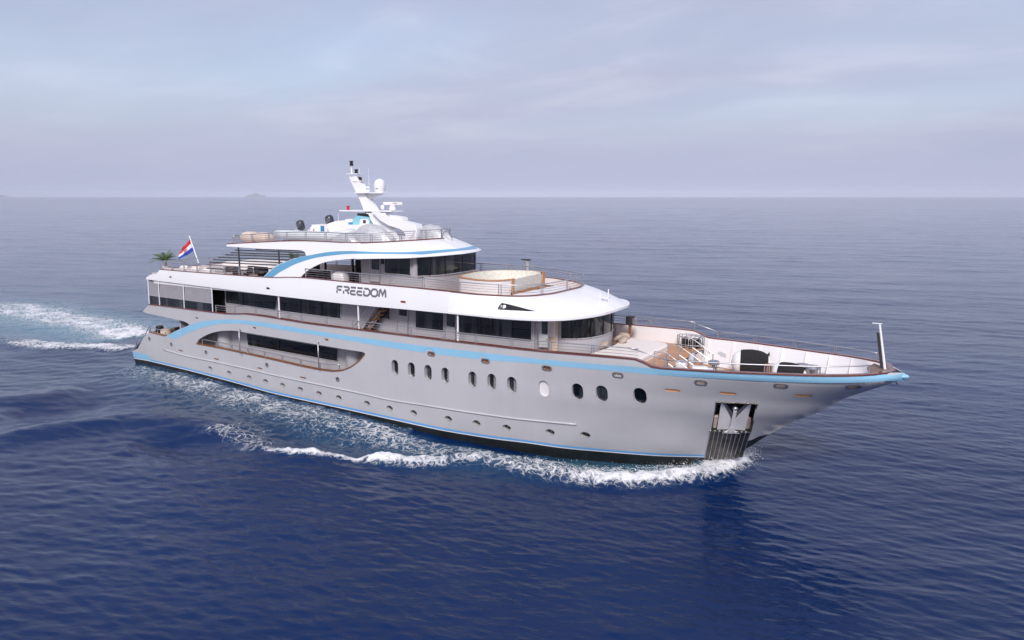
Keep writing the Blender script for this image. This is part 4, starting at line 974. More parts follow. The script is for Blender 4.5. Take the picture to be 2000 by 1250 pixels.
# ================================================================== sea
def seg_dist(X, Y, P):
    """distance to a polyline, signed side and position along it (0..1)"""
    P = np.array(P, float); D = np.full(X.shape, 1e9); T = np.zeros(X.shape); Sg = np.zeros(X.shape)
    Ls = np.linalg.norm(np.diff(P, axis=0), axis=1); tot = Ls.sum(); acc = 0
    for i in range(len(P)-1):
        a, b = P[i], P[i+1]; d = b-a; l2 = (d**2).sum()
        t = np.clip(((X-a[0])*d[0] + (Y-a[1])*d[1])/l2, 0, 1); cx, cy = a[0]+t*d[0], a[1]+t*d[1]; q = np.hypot(X-cx, Y-cy)
        m = q < D; D[m] = q[m]; T[m] = (acc + t[m]*Ls[i])/tot; Sg[m] = np.sign(d[0]*(Y[m]-a[1]) - d[1]*(X[m]-a[0])); acc += Ls[i]
    return D, T, Sg
def vnoise(X, Y, s, seed=0):
    """cheap tileless value noise"""
    x = X/s; y = Y/s; xi = np.floor(x).astype(np.int64); yi = np.floor(y).astype(np.int64); fx = x-xi; fy = y-yi
    fx = fx*fx*(3-2*fx); fy = fy*fy*(3-2*fy)
    def hsh(a, b): 
        h = (a*374761393 + b*668265263 + seed*1442695041) & 0xffffffff; h = ((h ^ (h >> 13))*1274126177) & 0xffffffff; return ((h ^ (h >> 16)) & 0xffff)/65535.0
    return (hsh(xi, yi)*(1-fx) + hsh(xi+1, yi)*fx)*(1-fy) + (hsh(xi, yi+1)*(1-fx) + hsh(xi+1, yi+1)*fx)*fy
cx0, cy0 = CAM[0], CAM[1]
# polar net round the viewer's place: fine near the ship, coarse at the horizon
view = math.pi/2 + PSI
angs = np.concatenate([view + np.radians(np.arange(-52, 52.01, .085)), view + np.radians(np.arange(52.5, 307.6, 1.5))])
def rstep(r): return np.maximum(.07, np.minimum(r*.0042, r**2/24000 + .045))
rr_ = [9.0]
while rr_[-1] < 900: rr_.append(rr_[-1] + rstep(rr_[-1]))
while rr_[-1] < 45000: rr_.append(rr_[-1]*1.03)
rr_ = np.array(rr_); nr, na = len(rr_), len(angs)
Rg, Ag = np.meshgrid(rr_, angs, indexing='ij'); X = cx0 + Rg*np.cos(Ag); Y = cy0 + Rg*np.sin(Ag); Z = np.zeros_like(X)
print('sea', nr, na, nr*na)
near_m = rr_ < 900; Xn, Yn, Rn = X[near_m], Y[near_m], Rg[near_m]
cell = np.maximum(Rn*math.radians(.085), rstep(Rn))
Zn = np.zeros_like(Xn); rs = np.random.default_rng(5)
wdir = view + math.pi + rad(-14)            # seas roll towards the viewer, a little across
NW = 84
for i in range(NW):
    lam = 0.27 * (22/.27)**(i/(NW-1)); k = 2*math.pi/lam; th = wdir + rs.normal(0, .42 if lam < 8 else .3); ph = rs.uniform(0, 2*math.pi)
    slope = np.interp(lam, [.25, .5, .8, 1.5, 3, 7, 12, 22], [.030, .030, .024, .014, .0075, .005, .0048, .0045])
    a = slope/k; fade = np.clip(lam/cell/2.6 - 1, 0, 1)
    wob = 1.2*vnoise(Xn, Yn, lam*6, i)
    sn = np.sin(k*(Xn*math.cos(th) + Yn*math.sin(th)) + ph + wob*3); Zn += a*fade*(2*((sn + 1)*.5)**1.7 - .85)
gust = .55 + .9*vnoise(Xn, Yn, 26, 91); Zn *= gust
# wake and bow wave: lines traced on the water
def W_(L, z=0.0): return [tuple(AZ(px, py, z)[:2]) for px, py in L]
hullw = [(x, -bh(x, .4)) for x in np.linspace(-21.5, 23.2, 60)]
hb_x = np.array([p[0] for p in hullw]); hb_y = np.array([p[1] for p in hullw])
foam = np.zeros_like(Xn); aer = np.zeros_like(Xn)
def bump_line(L, w, h, taper=.15, asym=1.0):
    D, T, Sg = seg_dist(Xn, Yn, W_(L)); ww = np.where(Sg > 0, w*asym, w); return h*np.exp(-(D/ww)**2)*np.clip(T/taper, 0, 1)*np.clip((1-T)/taper, 0, 1)
def foam_line(L, w, amt, taper=(.05, .1), core=0.0):
    D, T, Sg = seg_dist(Xn, Yn, W_(L)); return amt*np.clip(1.25 - np.maximum(D-core, 0)/w, 0, 1)*np.clip(T/taper[0], 0, 1)*np.clip((1-T)/taper[1], 0, 1)
bowl = [(1452,896),(1440,905),(1405,924),(1350,935),(1280,941),(1210,944),(1150,940),(1090,932),(1040,924),(990,913),(940,904),(890,902),(840,906),(790,904),(740,898),(700,893)]
Zn += bump_line(bowl, .7, .42, .06) ; Zn += bump_line([(1452,893),(1430,896),(1395,900),(1350,912)], .6, .5, .1)
Zn += bump_line([(700,893),(640,890),(560,884),(470,862),(400,838),(330,826),(250,824),(170,834),(60,850),(-80,870)], 1.5, .42, .1)
Zn -= bump_line([(900,860),(820,880),(720,870),(620,862),(500,865),(380,868),(250,870)], 1.8, .35, .12)
Zn += bump_line([(160,760),(80,778),(0,785),(-80,800)], 1.5, .3, .2)
Zn -= bump_line([(220,790),(100,805),(0,815)], 1.8, .3, .2)
_D, _T, _S = seg_dist(Xn, Yn, W_(bowl)); foam = np.maximum(foam, np.clip(1.2 - np.maximum(_D - .15, 0)/np.where(_S > 0, .95, 1.4), 0, 1)*(1.0 - .30*_T)*np.clip(_T/.005, 0, 1)*np.clip((1-_T)/.12, 0, 1))
foam = np.maximum(foam, foam_line([(1448,893),(1420,897),(1380,905),(1330,915),(1270,920),(1200,925),(1130,920),(1060,908),(1000,900)], 1.5, .68, (.01, .2)))
foam = np.maximum(foam, foam_line([(760,902),(700,896),(640,893),(580,892),(535,886),(500,876),(465,874)], .55, .95, (.02, .25)))
foam = np.maximum(foam, foam_line([(530,880),(490,865),(455,850),(420,848),(400,862)], 1.7, .66, (.1, .2)))
foam = np.maximum(foam, foam_line([(460,880),(520,850),(480,836),(420,832)], 1.3, .56, (.1, .2)))
foam = np.maximum(foam, foam_line([(900,903),(860,906),(820,907),(780,903),(730,897),(690,893)], .8, .97, (.15, .2), .15))
# wash alongside the hull
dh = np.interp(Xn, hb_x, hb_y) - Yn                 # metres outboard of the starboard side
wid = np.interp(Xn, [-26, -21, -12, -2, 6, 12, 18, 23], [7.0, 5.5, 5.0, 5.2, 4.8, 4.2, 3.2, 1.0])
den = np.interp(Xn, [-30, -21, -14, -4, 6, 14, 23.5], [.35, .68, .82, .88, .88, .76, .64])
ins = (Xn > -27) & (Xn < 23.6) & (dh > -1.0)
wash = np.where(ins, den*np.clip(1.25 - dh/wid, 0, 1)*np.clip((Xn+27)/8, 0, 1), 0); wash = np.minimum(wash, .80)*(.85 + .15*vnoise(Xn, Yn, 2.2, 12))
gap = np.clip((dh - .1)/.5, .7, 1); wash = np.where(dh < 1.2, wash*gap, wash); wash = np.where((Xn > 7) & (Xn < 22), wash*np.clip((dh - .15)/.5, 0, 1), wash); foam = np.maximum(foam, wash)
foam = np.maximum(foam, foam_line([(640,830),(500,790),(400,760),(300,730),(250,712)], 2.6, .50, (.1, .3)))
# stern wake
foam = np.maximum(foam, foam_line([(262,688),(200,684),(120,682),(60,676),(0,662),(-80,645)], 1.7, .9, (.01, .6), .3))
foam = np.maximum(foam, foam_line([(265,668),(240,650),(190,636),(140,628),(80,612),(0,598),(-140,580)], 6.5, .86, (.02, .35)))
foam = np.maximum(foam, foam_line([(262,665),(235,648),(205,640),(150,632)], 5.0, 1.0, (.02, .6)))
aer = np.maximum(aer, foam_line([(262,668),(240,655),(200,645),(150,638),(80,620),(0,602),(-120,585)], 7.0, .9, (.02, .4)))
aer = np.maximum(aer, foam_line([(1400,900),(1300,913),(1200,918),(1100,910),(1000,895)], 1.6, .45, (.1, .3))); aer = np.maximum(aer, wash*.25)
foam *= .86 + .24*vnoise(Xn, Yn, 1.1, 3); foam = np.clip(foam, 0, 1)
lump = (vnoise(Xn, Yn, .6, 21)*.45 + vnoise(Xn, Yn, .28, 22)*.35 + vnoise(Xn, Yn, .17, 23)*.2 - .5)
Zn += foam**1.3*lump*.36; Zn += np.where(foam > .3, (foam-.3)*.15, 0)
lift = np.interp(Xn, [-60, -26, -20, -4, 9, 16, 20, 26], [0, .35, .5, .42, .2, .02, .02, 0])
half = np.interp(Xn, hb_x, -hb_y); dd = np.maximum(np.abs(Yn) - half, 0); Zn += lift*np.exp(-(dd/4.2)**2)*(Xn > -60)*(Xn < 26)
# sea drawn down a little along the quarter, water never climbs through the hull
inship = (np.abs(Yn) < np.interp(Xn, hb_x, -hb_y) - .3) & (Xn > -21.5) & (Xn < 23)
Zn = np.where(inship, np.minimum(Zn, lift), Zn)
Z[near_m] = Zn
F_ = np.zeros_like(X); F_[near_m] = foam; A_ = np.zeros_like(X); A_[near_m] = aer
nv = nr*na + 1; co = np.zeros((nv, 3), np.float32); co[:-1, 0] = X.ravel(); co[:-1, 1] = Y.ravel(); co[:-1, 2] = Z.ravel(); co[-1] = (cx0, cy0, 0)
ii, jj = np.meshgrid(np.arange(nr-1), np.arange(na), indexing='ij'); j2 = (jj+1) % na
quads = np.stack([ii*na+jj, (ii+1)*na+jj, (ii+1)*na+j2, ii*na+j2], -1).reshape(-1, 4)
tris = np.stack([np.full(na, nv-1), np.arange(na), (np.arange(na)+1) % na], -1)
me = bpy.data.meshes.new('water'); me.vertices.add(nv); me.vertices.foreach_set('co', co.ravel())
loops = np.concatenate([quads.ravel(), tris.ravel()]).astype(np.int32); me.loops.add(len(loops)); me.loops.foreach_set('vertex_index', loops)
np_ = len(quads)+len(tris); me.polygons.add(np_)
st_ = np.concatenate([np.arange(len(quads))*4, len(quads)*4 + np.arange(len(tris))*3]).astype(np.int32); me.polygons.foreach_set('loop_start', st_)
me.polygons.foreach_set('use_smooth', np.ones(np_, bool)); me.update(calc_edges=True)
for nm, arr in (('foam', F_), ('aerated', A_)):
    at = me.attributes.new(nm, 'FLOAT', 'POINT'); v_ = np.zeros(nv, np.float32); v_[:-1] = arr.ravel(); at.data.foreach_set('value', v_)
water = bpy.data.objects.new('water', me); COL.objects.link(water); tag(water, kind='structure')
def water_mat():
    m = bpy.data.materials.new('sea'); m.use_nodes = True; t = m.node_tree; n = t.nodes; l = t.links; b = n['Principled BSDF']
    g = n.new('ShaderNodeTexCoord')
    def math_(op, a, b_=None, c=None, clamp=False):
        q = n.new('ShaderNodeMath'); q.operation = op; q.use_clamp = clamp
        for k, v in enumerate((a, b_, c)):
            if v is None: continue
            if isinstance(v, (int, float)): q.inputs[k].default_value = v
            else: l.new(v, q.inputs[k])
        return q.outputs[0]
    def noise_(scale, det, rough=.55, dist=0, sc=(1, 1, 1), rot=0, ty='FBM'):
        mp = n.new('ShaderNodeMapping'); mp.vector_type = 'TEXTURE'; mp.inputs['Scale'].default_value = tuple(1/s_ for s_ in sc); mp.inputs['Rotation'].default_value = (0, 0, rot); l.new(g.outputs['Object'], mp.inputs[0])
        q = n.new('ShaderNodeTexNoise'); q.inputs['Scale'].default_value = scale; q.inputs['Detail'].default_value = det; q.inputs['Roughness'].default_value = rough; q.inputs['Distortion'].default_value = dist
        l.new(mp.outputs[0], q.inputs[0]); return q.outputs[0]
    def attr(nm): q = n.new('ShaderNodeAttribute'); q.attribute_name = nm; return q.outputs['Fac']
    fo, ae = attr('foam'), attr('aerated')
    # lacy foam: ridged noise with drawn-out strands
    warp = n.new('ShaderNodeTexNoise'); warp.inputs['Scale'].default_value = .9; warp.inputs['Detail'].default_value = 3; l.new(g.outputs['Object'], warp.inputs[0])
    wm = n.new('ShaderNodeVectorMath'); wm.operation = 'MULTIPLY_ADD'; l.new(warp.outputs['Color'], wm.inputs[0]); wm.inputs[1].default_value = (1.7, 1.7, 0); l.new(g.outputs['Object'], wm.inputs[2])
    def lace(scale, w):
        v = n.new('ShaderNodeTexVoronoi'); v.feature = 'DISTANCE_TO_EDGE'; v.inputs['Scale'].default_value = scale; mp = n.new('ShaderNodeMapping'); mp.inputs['Rotation'].default_value = (0, 0, .3); mp.inputs['Scale'].default_value = (1.0, 1.5, 1); l.new(wm.outputs[0], mp.inputs[0]); l.new(mp.outputs[0], v.inputs[0])
        return math_('SUBTRACT', 1.0, math_('MULTIPLY', v.outputs['Distance'], w, clamp=True))
    l1 = lace(1.9, 4.4); l2 = lace(5.6, 3.2); fbm = noise_(3.0, 9, .66, .5); fine = noise_(13, 5, .65)
    hi = math_('MULTIPLY_ADD', fo, 4.5, -3.7, clamp=True); lo = math_('MULTIPLY_ADD', hi, -.8, 1.0)
    pat = math_('ADD', math_('MULTIPLY', math_('MULTIPLY', l1, lo), .30), math_('ADD', math_('MULTIPLY', math_('MULTIPLY', l2, lo), .24), math_('ADD', math_('MULTIPLY', fbm, .66), math_('MULTIPLY', fine, .34))))   # about .3 .. 1.3
    k = math_('ADD', math_('MULTIPLY_ADD', hi, .34, pat), math_('MULTIPLY_ADD', fo, 1.05, -1.45))
    fm = math_('MULTIPLY', math_('MULTIPLY', k, 2.7, clamp=True), math_('MULTIPLY', fo, 5.0, clamp=True), clamp=True)
    soft = math_('MULTIPLY', math_('MULTIPLY_ADD', k, 1.6, .45, clamp=True), math_('MULTIPLY', fo, .35), clamp=True)
    # water body colour, streaks of slightly greener water, aerated turquoise
    big = noise_(.03, 3); r = n.new('ShaderNodeValToRGB'); l.new(big, r.inputs[0])
    r.color_ramp.elements[0].position = .35; r.color_ramp.elements[0].color = (.0008, .0115, .058, 1); r.color_ramp.elements[1].position = .65; r.color_ramp.elements[1].color = (.0012, .017, .078, 1)
    mxa = n.new('ShaderNodeMix'); mxa.data_type = 'RGBA'; l.new(math_('MULTIPLY', ae, math_('MULTIPLY', fbm, 1.5), clamp=True), mxa.inputs[0]); l.new(r.outputs[0], mxa.inputs[6]); mxa.inputs[7].default_value = (.11, .30, .36, 1)
    mxs = n.new('ShaderNodeMix'); mxs.data_type = 'RGBA'; l.new(soft, mxs.inputs[0]); l.new(mxa.outputs[2], mxs.inputs[6]); mxs.inputs[7].default_value = (.26, .36, .42, 1)
    mxf = n.new('ShaderNodeMix'); mxf.data_type = 'RGBA'; l.new(fm, mxf.inputs[0]); l.new(mxs.outputs[2], mxf.inputs[6]); mxf.inputs[7].default_value = (.80, .80, .83, 1)
    l.new(mxf.outputs[2], b.inputs['Base Color'])
    l.new(math_('MULTIPLY_ADD', fm, .6, .075), b.inputs['Roughness']); b.inputs['IOR'].default_value = 1.39; b.inputs['Specular Tint'].default_value = (.80, .87, 1, 1)
    # ripples
    wr = wdir
    mic = math_('ADD', math_('MULTIPLY', noise_(8.0, 3, .6, .2, (1, .4, 1), wr), .012), math_('MULTIPLY', noise_(.16, 2), 0.0))
    patch = math_('MULTIPLY_ADD', noise_(.07, 3, .55), 2.6, -.75, clamp=True)
    mic = math_('MULTIPLY', mic, math_('MULTIPLY_ADD', patch, .7, .5))
    rip = math_('ADD', math_('MULTIPLY', noise_(3.6, 4, .6, .3, (1, .32, 1), wr), .028), math_('MULTIPLY', noise_(.9, 3, .55, .3, (1, .4, 1), wr), .05))
    rip2 = math_('ADD', rip, math_('MULTIPLY', noise_(.12, 2, .5, .2, (1, .4, 1), wr), .05))
    hgt = math_('ADD', math_('ADD', mic, math_('MULTIPLY', rip2, math_('MULTIPLY_ADD', patch, .5, .5))), math_('MULTIPLY', fm, math_('MULTIPLY_ADD', fine, .05, math_('MULTIPLY', fbm, .06))))
    bp = n.new('ShaderNodeBump'); bp.inputs['Strength'].default_value = 1.0; bp.inputs['Distance'].default_value = 1.0; l.new(hgt, bp.inputs['Height']); l.new(bp.outputs[0], b.inputs['Normal'])
    return m
me.materials.append(water_mat())
# spray thrown up along the bow wave: droplets, nobody could count them
sp_line = np.array(W_(bowl)); sl_ = np.concatenate([[0], np.cumsum(np.linalg.norm(np.diff(sp_line, axis=0), axis=1))]); mb = MB(); rs3 = np.random.default_rng(3)
for i in range(5200):
    t_ = rs3.uniform(0, 1)**2*sl_[-1]*.6; q = np.array([np.interp(t_, sl_, sp_line[:, k]) for k in (0, 1)]); hgt_ = .5*(1 - .6*t_/sl_[-1])
    q = q + rs3.normal(0, .34, 2) + [0, .15]; z = .3 + abs(rs3.normal(0, 1))*hgt_*.42; r_ = rs3.uniform(.006, .02)*(1 if rs3.uniform() < .93 else 1.8)
    mb.add([(q[0]+r_, q[1], z), (q[0]-r_, q[1], z), (q[0], q[1]+r_, z), (q[0], q[1]-r_, z), (q[0], q[1], z+r_), (q[0], q[1], z-r_)], [(0,2,4),(2,1,4),(1,3,4),(3,0,4),(2,0,5),(1,2,5),(3,1,5),(0,3,5)])
tag(mb.build('spray', 'foam_white', None), kind='stuff')
# ================================================================== things on board
def rbox(mb, c, sx, sy, sz, r=.08, rot=0.0, n=4, wob=0.0, seed=0):
    """soft box: superellipse loops stacked with rounded shoulders; c is the centre of its base"""
    rs_ = np.random.default_rng(seed); rows = []; prof = [(0, 0), (.0, 1)]
    zs = [(1-r/ max(sx, sy)*2, 0), (1, min(r, sz*.4))] + [(1, sz - min(r, sz*.4)), (1 - r/max(sx, sy), sz - min(r, sz*.4)*.3), (1 - r/max(sx, sy)*2.4, sz)]
    k = 24; vs = []; fs = []
    for q, z in zs:
        for j in range(k):
            t = 2*math.pi*j/k; ct, st2 = math.cos(t), math.sin(t); e_ = .35
            x = sx/2*q*math.copysign(abs(ct)**e_, ct); y = sy/2*q*math.copysign(abs(st2)**e_, st2); w_ = 1 + wob*rs_.uniform(-1, 1)
            x *= w_; y *= w_; vs.append((c[0] + x*math.cos(rot) - y*math.sin(rot), c[1] + x*math.sin(rot) + y*math.cos(rot), c[2] + z*(1 + wob*.3*rs_.uniform(-1, 1))))
    for i in range(len(zs)-1):
        for j in range(k): j2 = (j+1) % k; fs.append((i*k+j, i*k+j2, (i+1)*k+j2, (i+1)*k+j))
    fs += [tuple(range(k))[::-1], tuple((len(zs)-1)*k + j for j in range(k))]
    return mb.add(vs, fs)
def copy_thing(root, loc, rz=0.0, label=None):
    r = root.copy(); COL.objects.link(r); r.location = loc; r.rotation_euler = (0, 0, rz)
    if label: r['label'] = label
    for ch in list(root.children):
        c_ = ch.copy(); COL.objects.link(c_); c_.parent = r
        for g_ in ch.children: d_ = g_.copy(); COL.objects.link(d_); d_.parent = c_
    return r
def solo(mb, name, mat, label, cat, group=None, smooth='auto'):
    """a thing that is one mesh: origin moved to its base"""
    v = np.array(mb.v); o_ = Vector((v[:, 0].mean(), v[:, 1].mean(), v[:, 2].min())); mb.v = [tuple(Vector(p) - o_) for p in mb.v]
    o = mb.build(name, mat, None, smooth=smooth); o.location = o_; return tag(o, label, cat, group)
ZU, ZF, ZS, ZT = 4.93, 4.37, 7.72, 10.32
# ---- forward lounge: sun pad, pillows, tables
pad_px = [(1205,672),(1230,660),(1262,664),(1279,671),(1278,684),(1268,694),(1225,692),(1188,688),(1190,680)]
zp = 5.36; pp = [(16.95, -2.7), (17.3, -2.9), (19.0, -2.75), (19.55, -2.3), (19.55, 2.0), (19.2, 2.6), (17.6, 2.9), (16.7, 2.9), (16.9, 1.8), (17.1, .6), (17.1, -.6), (16.95, -1.8)]
base = yacht
mb = MB(); mb.prism([(x, y, ZU+.19) for x, y in pp], (0, 0, .18)); mb.build('sun_pad_base', 'white_gel', yacht)
rowsp = []; cc = np.mean(pp, axis=0)
for sc_, z in ((1.0, .37), (1.012, .42), (1.0, .50), (.96, .535), (.9, .54)): rowsp.append([(cc[0]+(x-cc[0])*sc_, cc[1]+(y-cc[1])*sc_, ZU+z) for x, y in [tuple(q) for q in resample(pp + [pp[0]], 60)]])
mb = MB(); mb.grid(rowsp); kk = len(mb.v); mb.add(rowsp[-1][:-1], [tuple(range(59))]); solo(mb, 'sun_pad', 'cushion', 'large cream sun pad in front of the curved lounge windows', 'sun pad')
mb = MB(); rbox(mb, (16.75, -3.25, ZU+.2), 3.2, .9, .42, .1); solo(mb, 'bench_seat', 'cushion', 'long low cream bench cushion behind the side rail by the curved lounge windows', 'bench')
pl_px = [(1209,664,.35,'striped tan pillow leaning on the far end of the cream sun pad'),(1219,661,-.2,'tan pillow with a frilled edge beside the far bulwark'),(1216,668,.8,'brown striped pillow lying flattest on the far sun pad'),
         (1163,675,.2,'tan pillow nearest the door among the cushions under the curved window'),(1171,676,.4,'middle tan pillow of the row under the curved window'),(1180,677.5,.6,'tan pillow nearest the bow under the curved window')]
for px, py, a, lb in pl_px:
    c = AZ(px, py, 5.5); mb = MB(); mb.ball((0, 0, 0), .34, .1, .26, 14, 8, lambda d: (1/(max(abs(d.x), abs(d.z), .5)))**.6); mb.rot(.9 if a > .3 else .5, axis='X').rot(a*2+.6, axis='Z')
    mb.v = [tuple(np.array(v) + c + [0, 0, .1]) for v in mb.v]; solo(mb, 'pillow', 'pillow', lb, 'pillow', 'pillows around the forward sun pad', smooth=True)
c = AZ(1150, 679, 5.4); tb = thing('coffee_table', (c[0], c[1], ZU), 'small low table with a wooden top beside the curved lounge windows', 'table')
mb = MB(); mb.lathe([(.05, 0), (.05, .5), (.48, .52), (.5, .55), (.5, .58), (.02, .585)], (c[0], c[1], ZU), 20); mb.build('table_top', 'orange_wood', tb, smooth='auto'); mb = MB(); mb.lathe([(.25, 0), (.22, .04), (.05, .06), (.05, .5)], (c[0], c[1], ZU), 14); mb.build('pedestal', 'steel', tb, smooth='auto')
def deck_chair(c, rz, label, mat='white_gel', seat='tender_light', grp='white chairs on the forward side deck'):
    t_ = thing('deck_chair', (0, 0, 0), label, 'chair', grp)
    mb = MB(); mb.box(-.24, .24, -.24, .24, .42, .46); mb.build('seat', seat, t_)
    mb = MB(); mb.box(-.24, .24, .22, .27, .46, .88); mb.build('backrest', mat, t_)
    for sx in (-1, 1):
        for sy in (-1, 1): mb = MB(); mb.tube([(sx*.24, sy*.26, 0), (sx*.2, sy*.2, .43)], .022, 5); mb.build('leg', mat, t_)
        mb = MB(); mb.tube([(sx*.27, -.24, .46), (sx*.27, -.2, .64), (sx*.27, .24, .64)], .02, 5); mb.build('armrest', mat, t_)
    t_.location = c; t_.rotation_euler = (0, 0, rz); return t_
deck_chair(tuple(AZ(1137, 694, ZU)), .4, 'white folding chair with a blue seat closest to the open side door')
deck_chair(tuple(AZ(1117, 692, ZU)), 1.2, 'plain white chair half hidden by the rail at the side door', seat='white_gel')
# grill cabinet on a post, bollards on the upper deck
c = AZ(1230, 661, 5.35); g_ = thing('grill_post', (c[0], c[1], ZU), 'dark grey box on a brown post against the far bulwark', 'post box')
mb = MB(); mb.box(c[0]-.07, c[0]+.07, c[1]-.07, c[1]+.07, ZU, ZU+1.25); mb.build('post', 'bronze', g_)
mb = MB(); mb.box(c[0]-.2, c[0]+.2, c[1]-.18, c[1]+.18, ZU+1.25, ZU+1.7); mb.build('box', 'dark', g_); mb = MB(); mb.box(c[0]+.2, c[0]+.36, c[1]-.16, c[1]+.16, ZU+1.3, ZU+1.62); mb.build('side_panel', 'steel', g_)
def bollard(c, rz, parent, h=.42, r=.085, gap=.5):
    b_ = group_part('bollard', parent)
    for s_ in (-1, 1):
        mb = MB(); x, y = c[0] + math.cos(rz)*gap/2*s_, c[1] + math.sin(rz)*gap/2*s_; mb.lathe([(r*1.3, 0), (r*1.3, .03), (r, .05), (r, h-.04), (r*1.15, h-.03), (r*1.15, h)], (x, y, c[2]), 12); mb.build('drum', 'steel', b_, smooth='auto')
    mb = MB(); u = np.array([math.cos(rz), math.sin(rz), 0]); cc_ = np.array(c) + [0, 0, h*.45]; mb.tube([cc_ - u*gap*.95, cc_ + u*gap*.95], .035, 6); mb.build('cross_bar', 'dull_steel', b_); return b_
p_ = AZ(1267, 667.5, ZU+.02); bollard(p_, 0.05, yacht, .45)
p_ = AZ(1485, 731, ZF); bollard(np.array([24.75, 1.6, ZF]), .05, yacht, .85, .09, .55)
bollard((26.9, .7, ZF+.08), .5, yacht, .35, .07, .4)
# fender baskets at the break of the deck
def basket(x0, y0, w, h, z, label, n=18, k=.62):
    t_ = thing('fender_basket', (x0, y0, z), label, 'basket', 'barred baskets of black fenders at the deck break')
    A = [(x0 + w*math.cos(a), y0 + w*k*math.sin(a)) for a in np.linspace(0, 2*math.pi, n, endpoint=False)]
    for i, (x, y) in enumerate(A):
        mb = MB(); mb.tube([(x, y, z), (x, y, z+h)], .017, 4); mb.build('bar', 'steel', t_)
    for q in (0.02, .5, 1.0): mb = MB(); mb.tube([(x, y, z+h*q) for x, y in A], .02, 5, closed=True); mb.build('hoop', 'steel', t_)
    for i in range(5):
        a = 2*math.pi*i/5; mb = MB(); mb.lathe([(.05, 0), (.14, .06), (.15, .15), (.15, h*.72), (.12, h*.82), (.04, h*.86)], (x0 + w*.55*math.cos(a), y0 + w*k*.55*math.sin(a), z+.02), 10); mb.build('fender', 'black', t_, smooth='auto')
bp_ = AZ(1348, 687, ZU); basket(bp_[0], bp_[1], .75, .88, ZU, 'round barred basket of black fenders against the far bulwark beside the steps')
bp_ = AZ(1268, 716, ZU); basket(20.1, -3.05, .72, .5, ZU, 'low barred basket of black fenders beside the near bulwark at the bend of the rail')
# stair handrails at the break
for sy in (-1.95, -.1, 1.95):
    hr = [(20.3, sy, 5.95), (20.9, sy, 5.95), (22.0, sy, 5.3)]
    mb = MB(); mb.tube(hr, .022, 6); o_ = mb.build('stair_rail', 'dull_steel', yacht, smooth='auto')
    mb = MB(); mb.tube([(20.3, sy, 5.5), (20.9, sy, 5.5), (22.0, sy, 4.85)], .02, 5); mb.build('mid_rail', 'dull_steel', o_)
    for x, z0, z1 in ((20.3, ZU, 5.95), (20.9, ZU, 5.95), (22.0, ZF, 5.3)): mb = MB(); mb.tube([(x, sy, z0), (x, sy, z1)], .026, 6); mb.build('rail_post', 'steel', o_)
mb = MB(); mb.tube([(21.0, -3.2, 5.9), (21.0, -1.95, 5.9)], .028, 6); mb.build('stair_rail', 'dull_steel', yacht)
mb = MB(); mb.tube([(21.0, 1.95, 5.9), (21.0, 3.4, 5.9)], .028, 6); mb.build('stair_rail', 'dull_steel', yacht)
# ---- foredeck gear
def ring(c, R, r, axis, name, mat, label, cat, grp=None, n=24):
    mb = MB(); P = []
    for i in range(n):
        a = 2*math.pi*i/n
        P.append((R*math.cos(a), 0, R*math.sin(a)) if axis == 'Y' else (R*math.cos(a), R*math.sin(a), 0))
    mb.tube(P, r, 9, closed=True); mb.v = [tuple(np.array(v) + c) for v in mb.v]; return solo(mb, name, mat, label, cat, grp, smooth=True)
c = AY(1351, 720, 1.0); c[2] = ZF; ring(c + [0, 0, .54], .38, .14, 'Y', 'hose_ring', 'ring_grey', 'upright silver grey ring below the deck steps', 'ring').rotation_euler = (0, 0, 1.7)
c = AY(1394, 712, 1.5); mb = MB(); mb.lathe([(.07, -.48), (.07, 0), (.25, .0), (.29, .04), (.29, .15), (.25, .19), (.12, .19), (.1, .12), (.02, .12)], (c[0], c[1], ZF+.48), 20)
solo(mb, 'hose_reel', 'reel_grey', 'flat grey drum standing clear of the deck near the far bulwark', 'reel')
for px, py, sx, sy, sz, lb, mt in ((1366, 722, .7, .45, .45, 'white locker on the foredeck just ahead of the grey ring', 'white_gel'), (1329, 722, .55, .4, .55, 'silver wrapped locker behind the near rail at the foot of the steps', 'silver_cloth'), (1384, 723, .5, .5, .4, 'square white locker next to the coil of black hose', 'white_gel')):
    c = AY(px, 735, -.6); mb = MB(); rbox(mb, (c[0], c[1], ZF), sx*1.1, sy*1.1, sz+.35, .06, .3, seed=int(px)); solo(mb, 'locker', mt, lb, 'locker', 'small lockers behind the near rail')
def coil(c, R, turns, mat, label, name='rope_coil'):
    mb = MB(); P = [(c[0] + (R*(1-.45*i/(turns*16)) + .03*math.sin(i*1.7))*math.cos(2*math.pi*i/16), c[1] + (R*(1-.45*i/(turns*16)) + .03*math.cos(i*2.3))*math.sin(2*math.pi*i/16), c[2] + .03 + .02*(i/16)) for i in range(turns*16)]
    mb.tube(P, .028, 5); return solo(mb, name, mat, label, 'rope', 'coils lying on the foredeck', smooth=True)
coil(AY(1424, 727, 1.2)*[1, 1, 0] + [0, 0, ZF], .5, 9, 'black', 'coil of black hose lying on the teak beside the black canvas hood'); coil(AZ(1397, 722, ZF), .4, 5, 'rope', 'pale rope coil heaped nearest the near rail')
coil(np.array([26.8, .9, ZF+.1]), .6, 9, 'black', 'black line coiled right up in the bow')
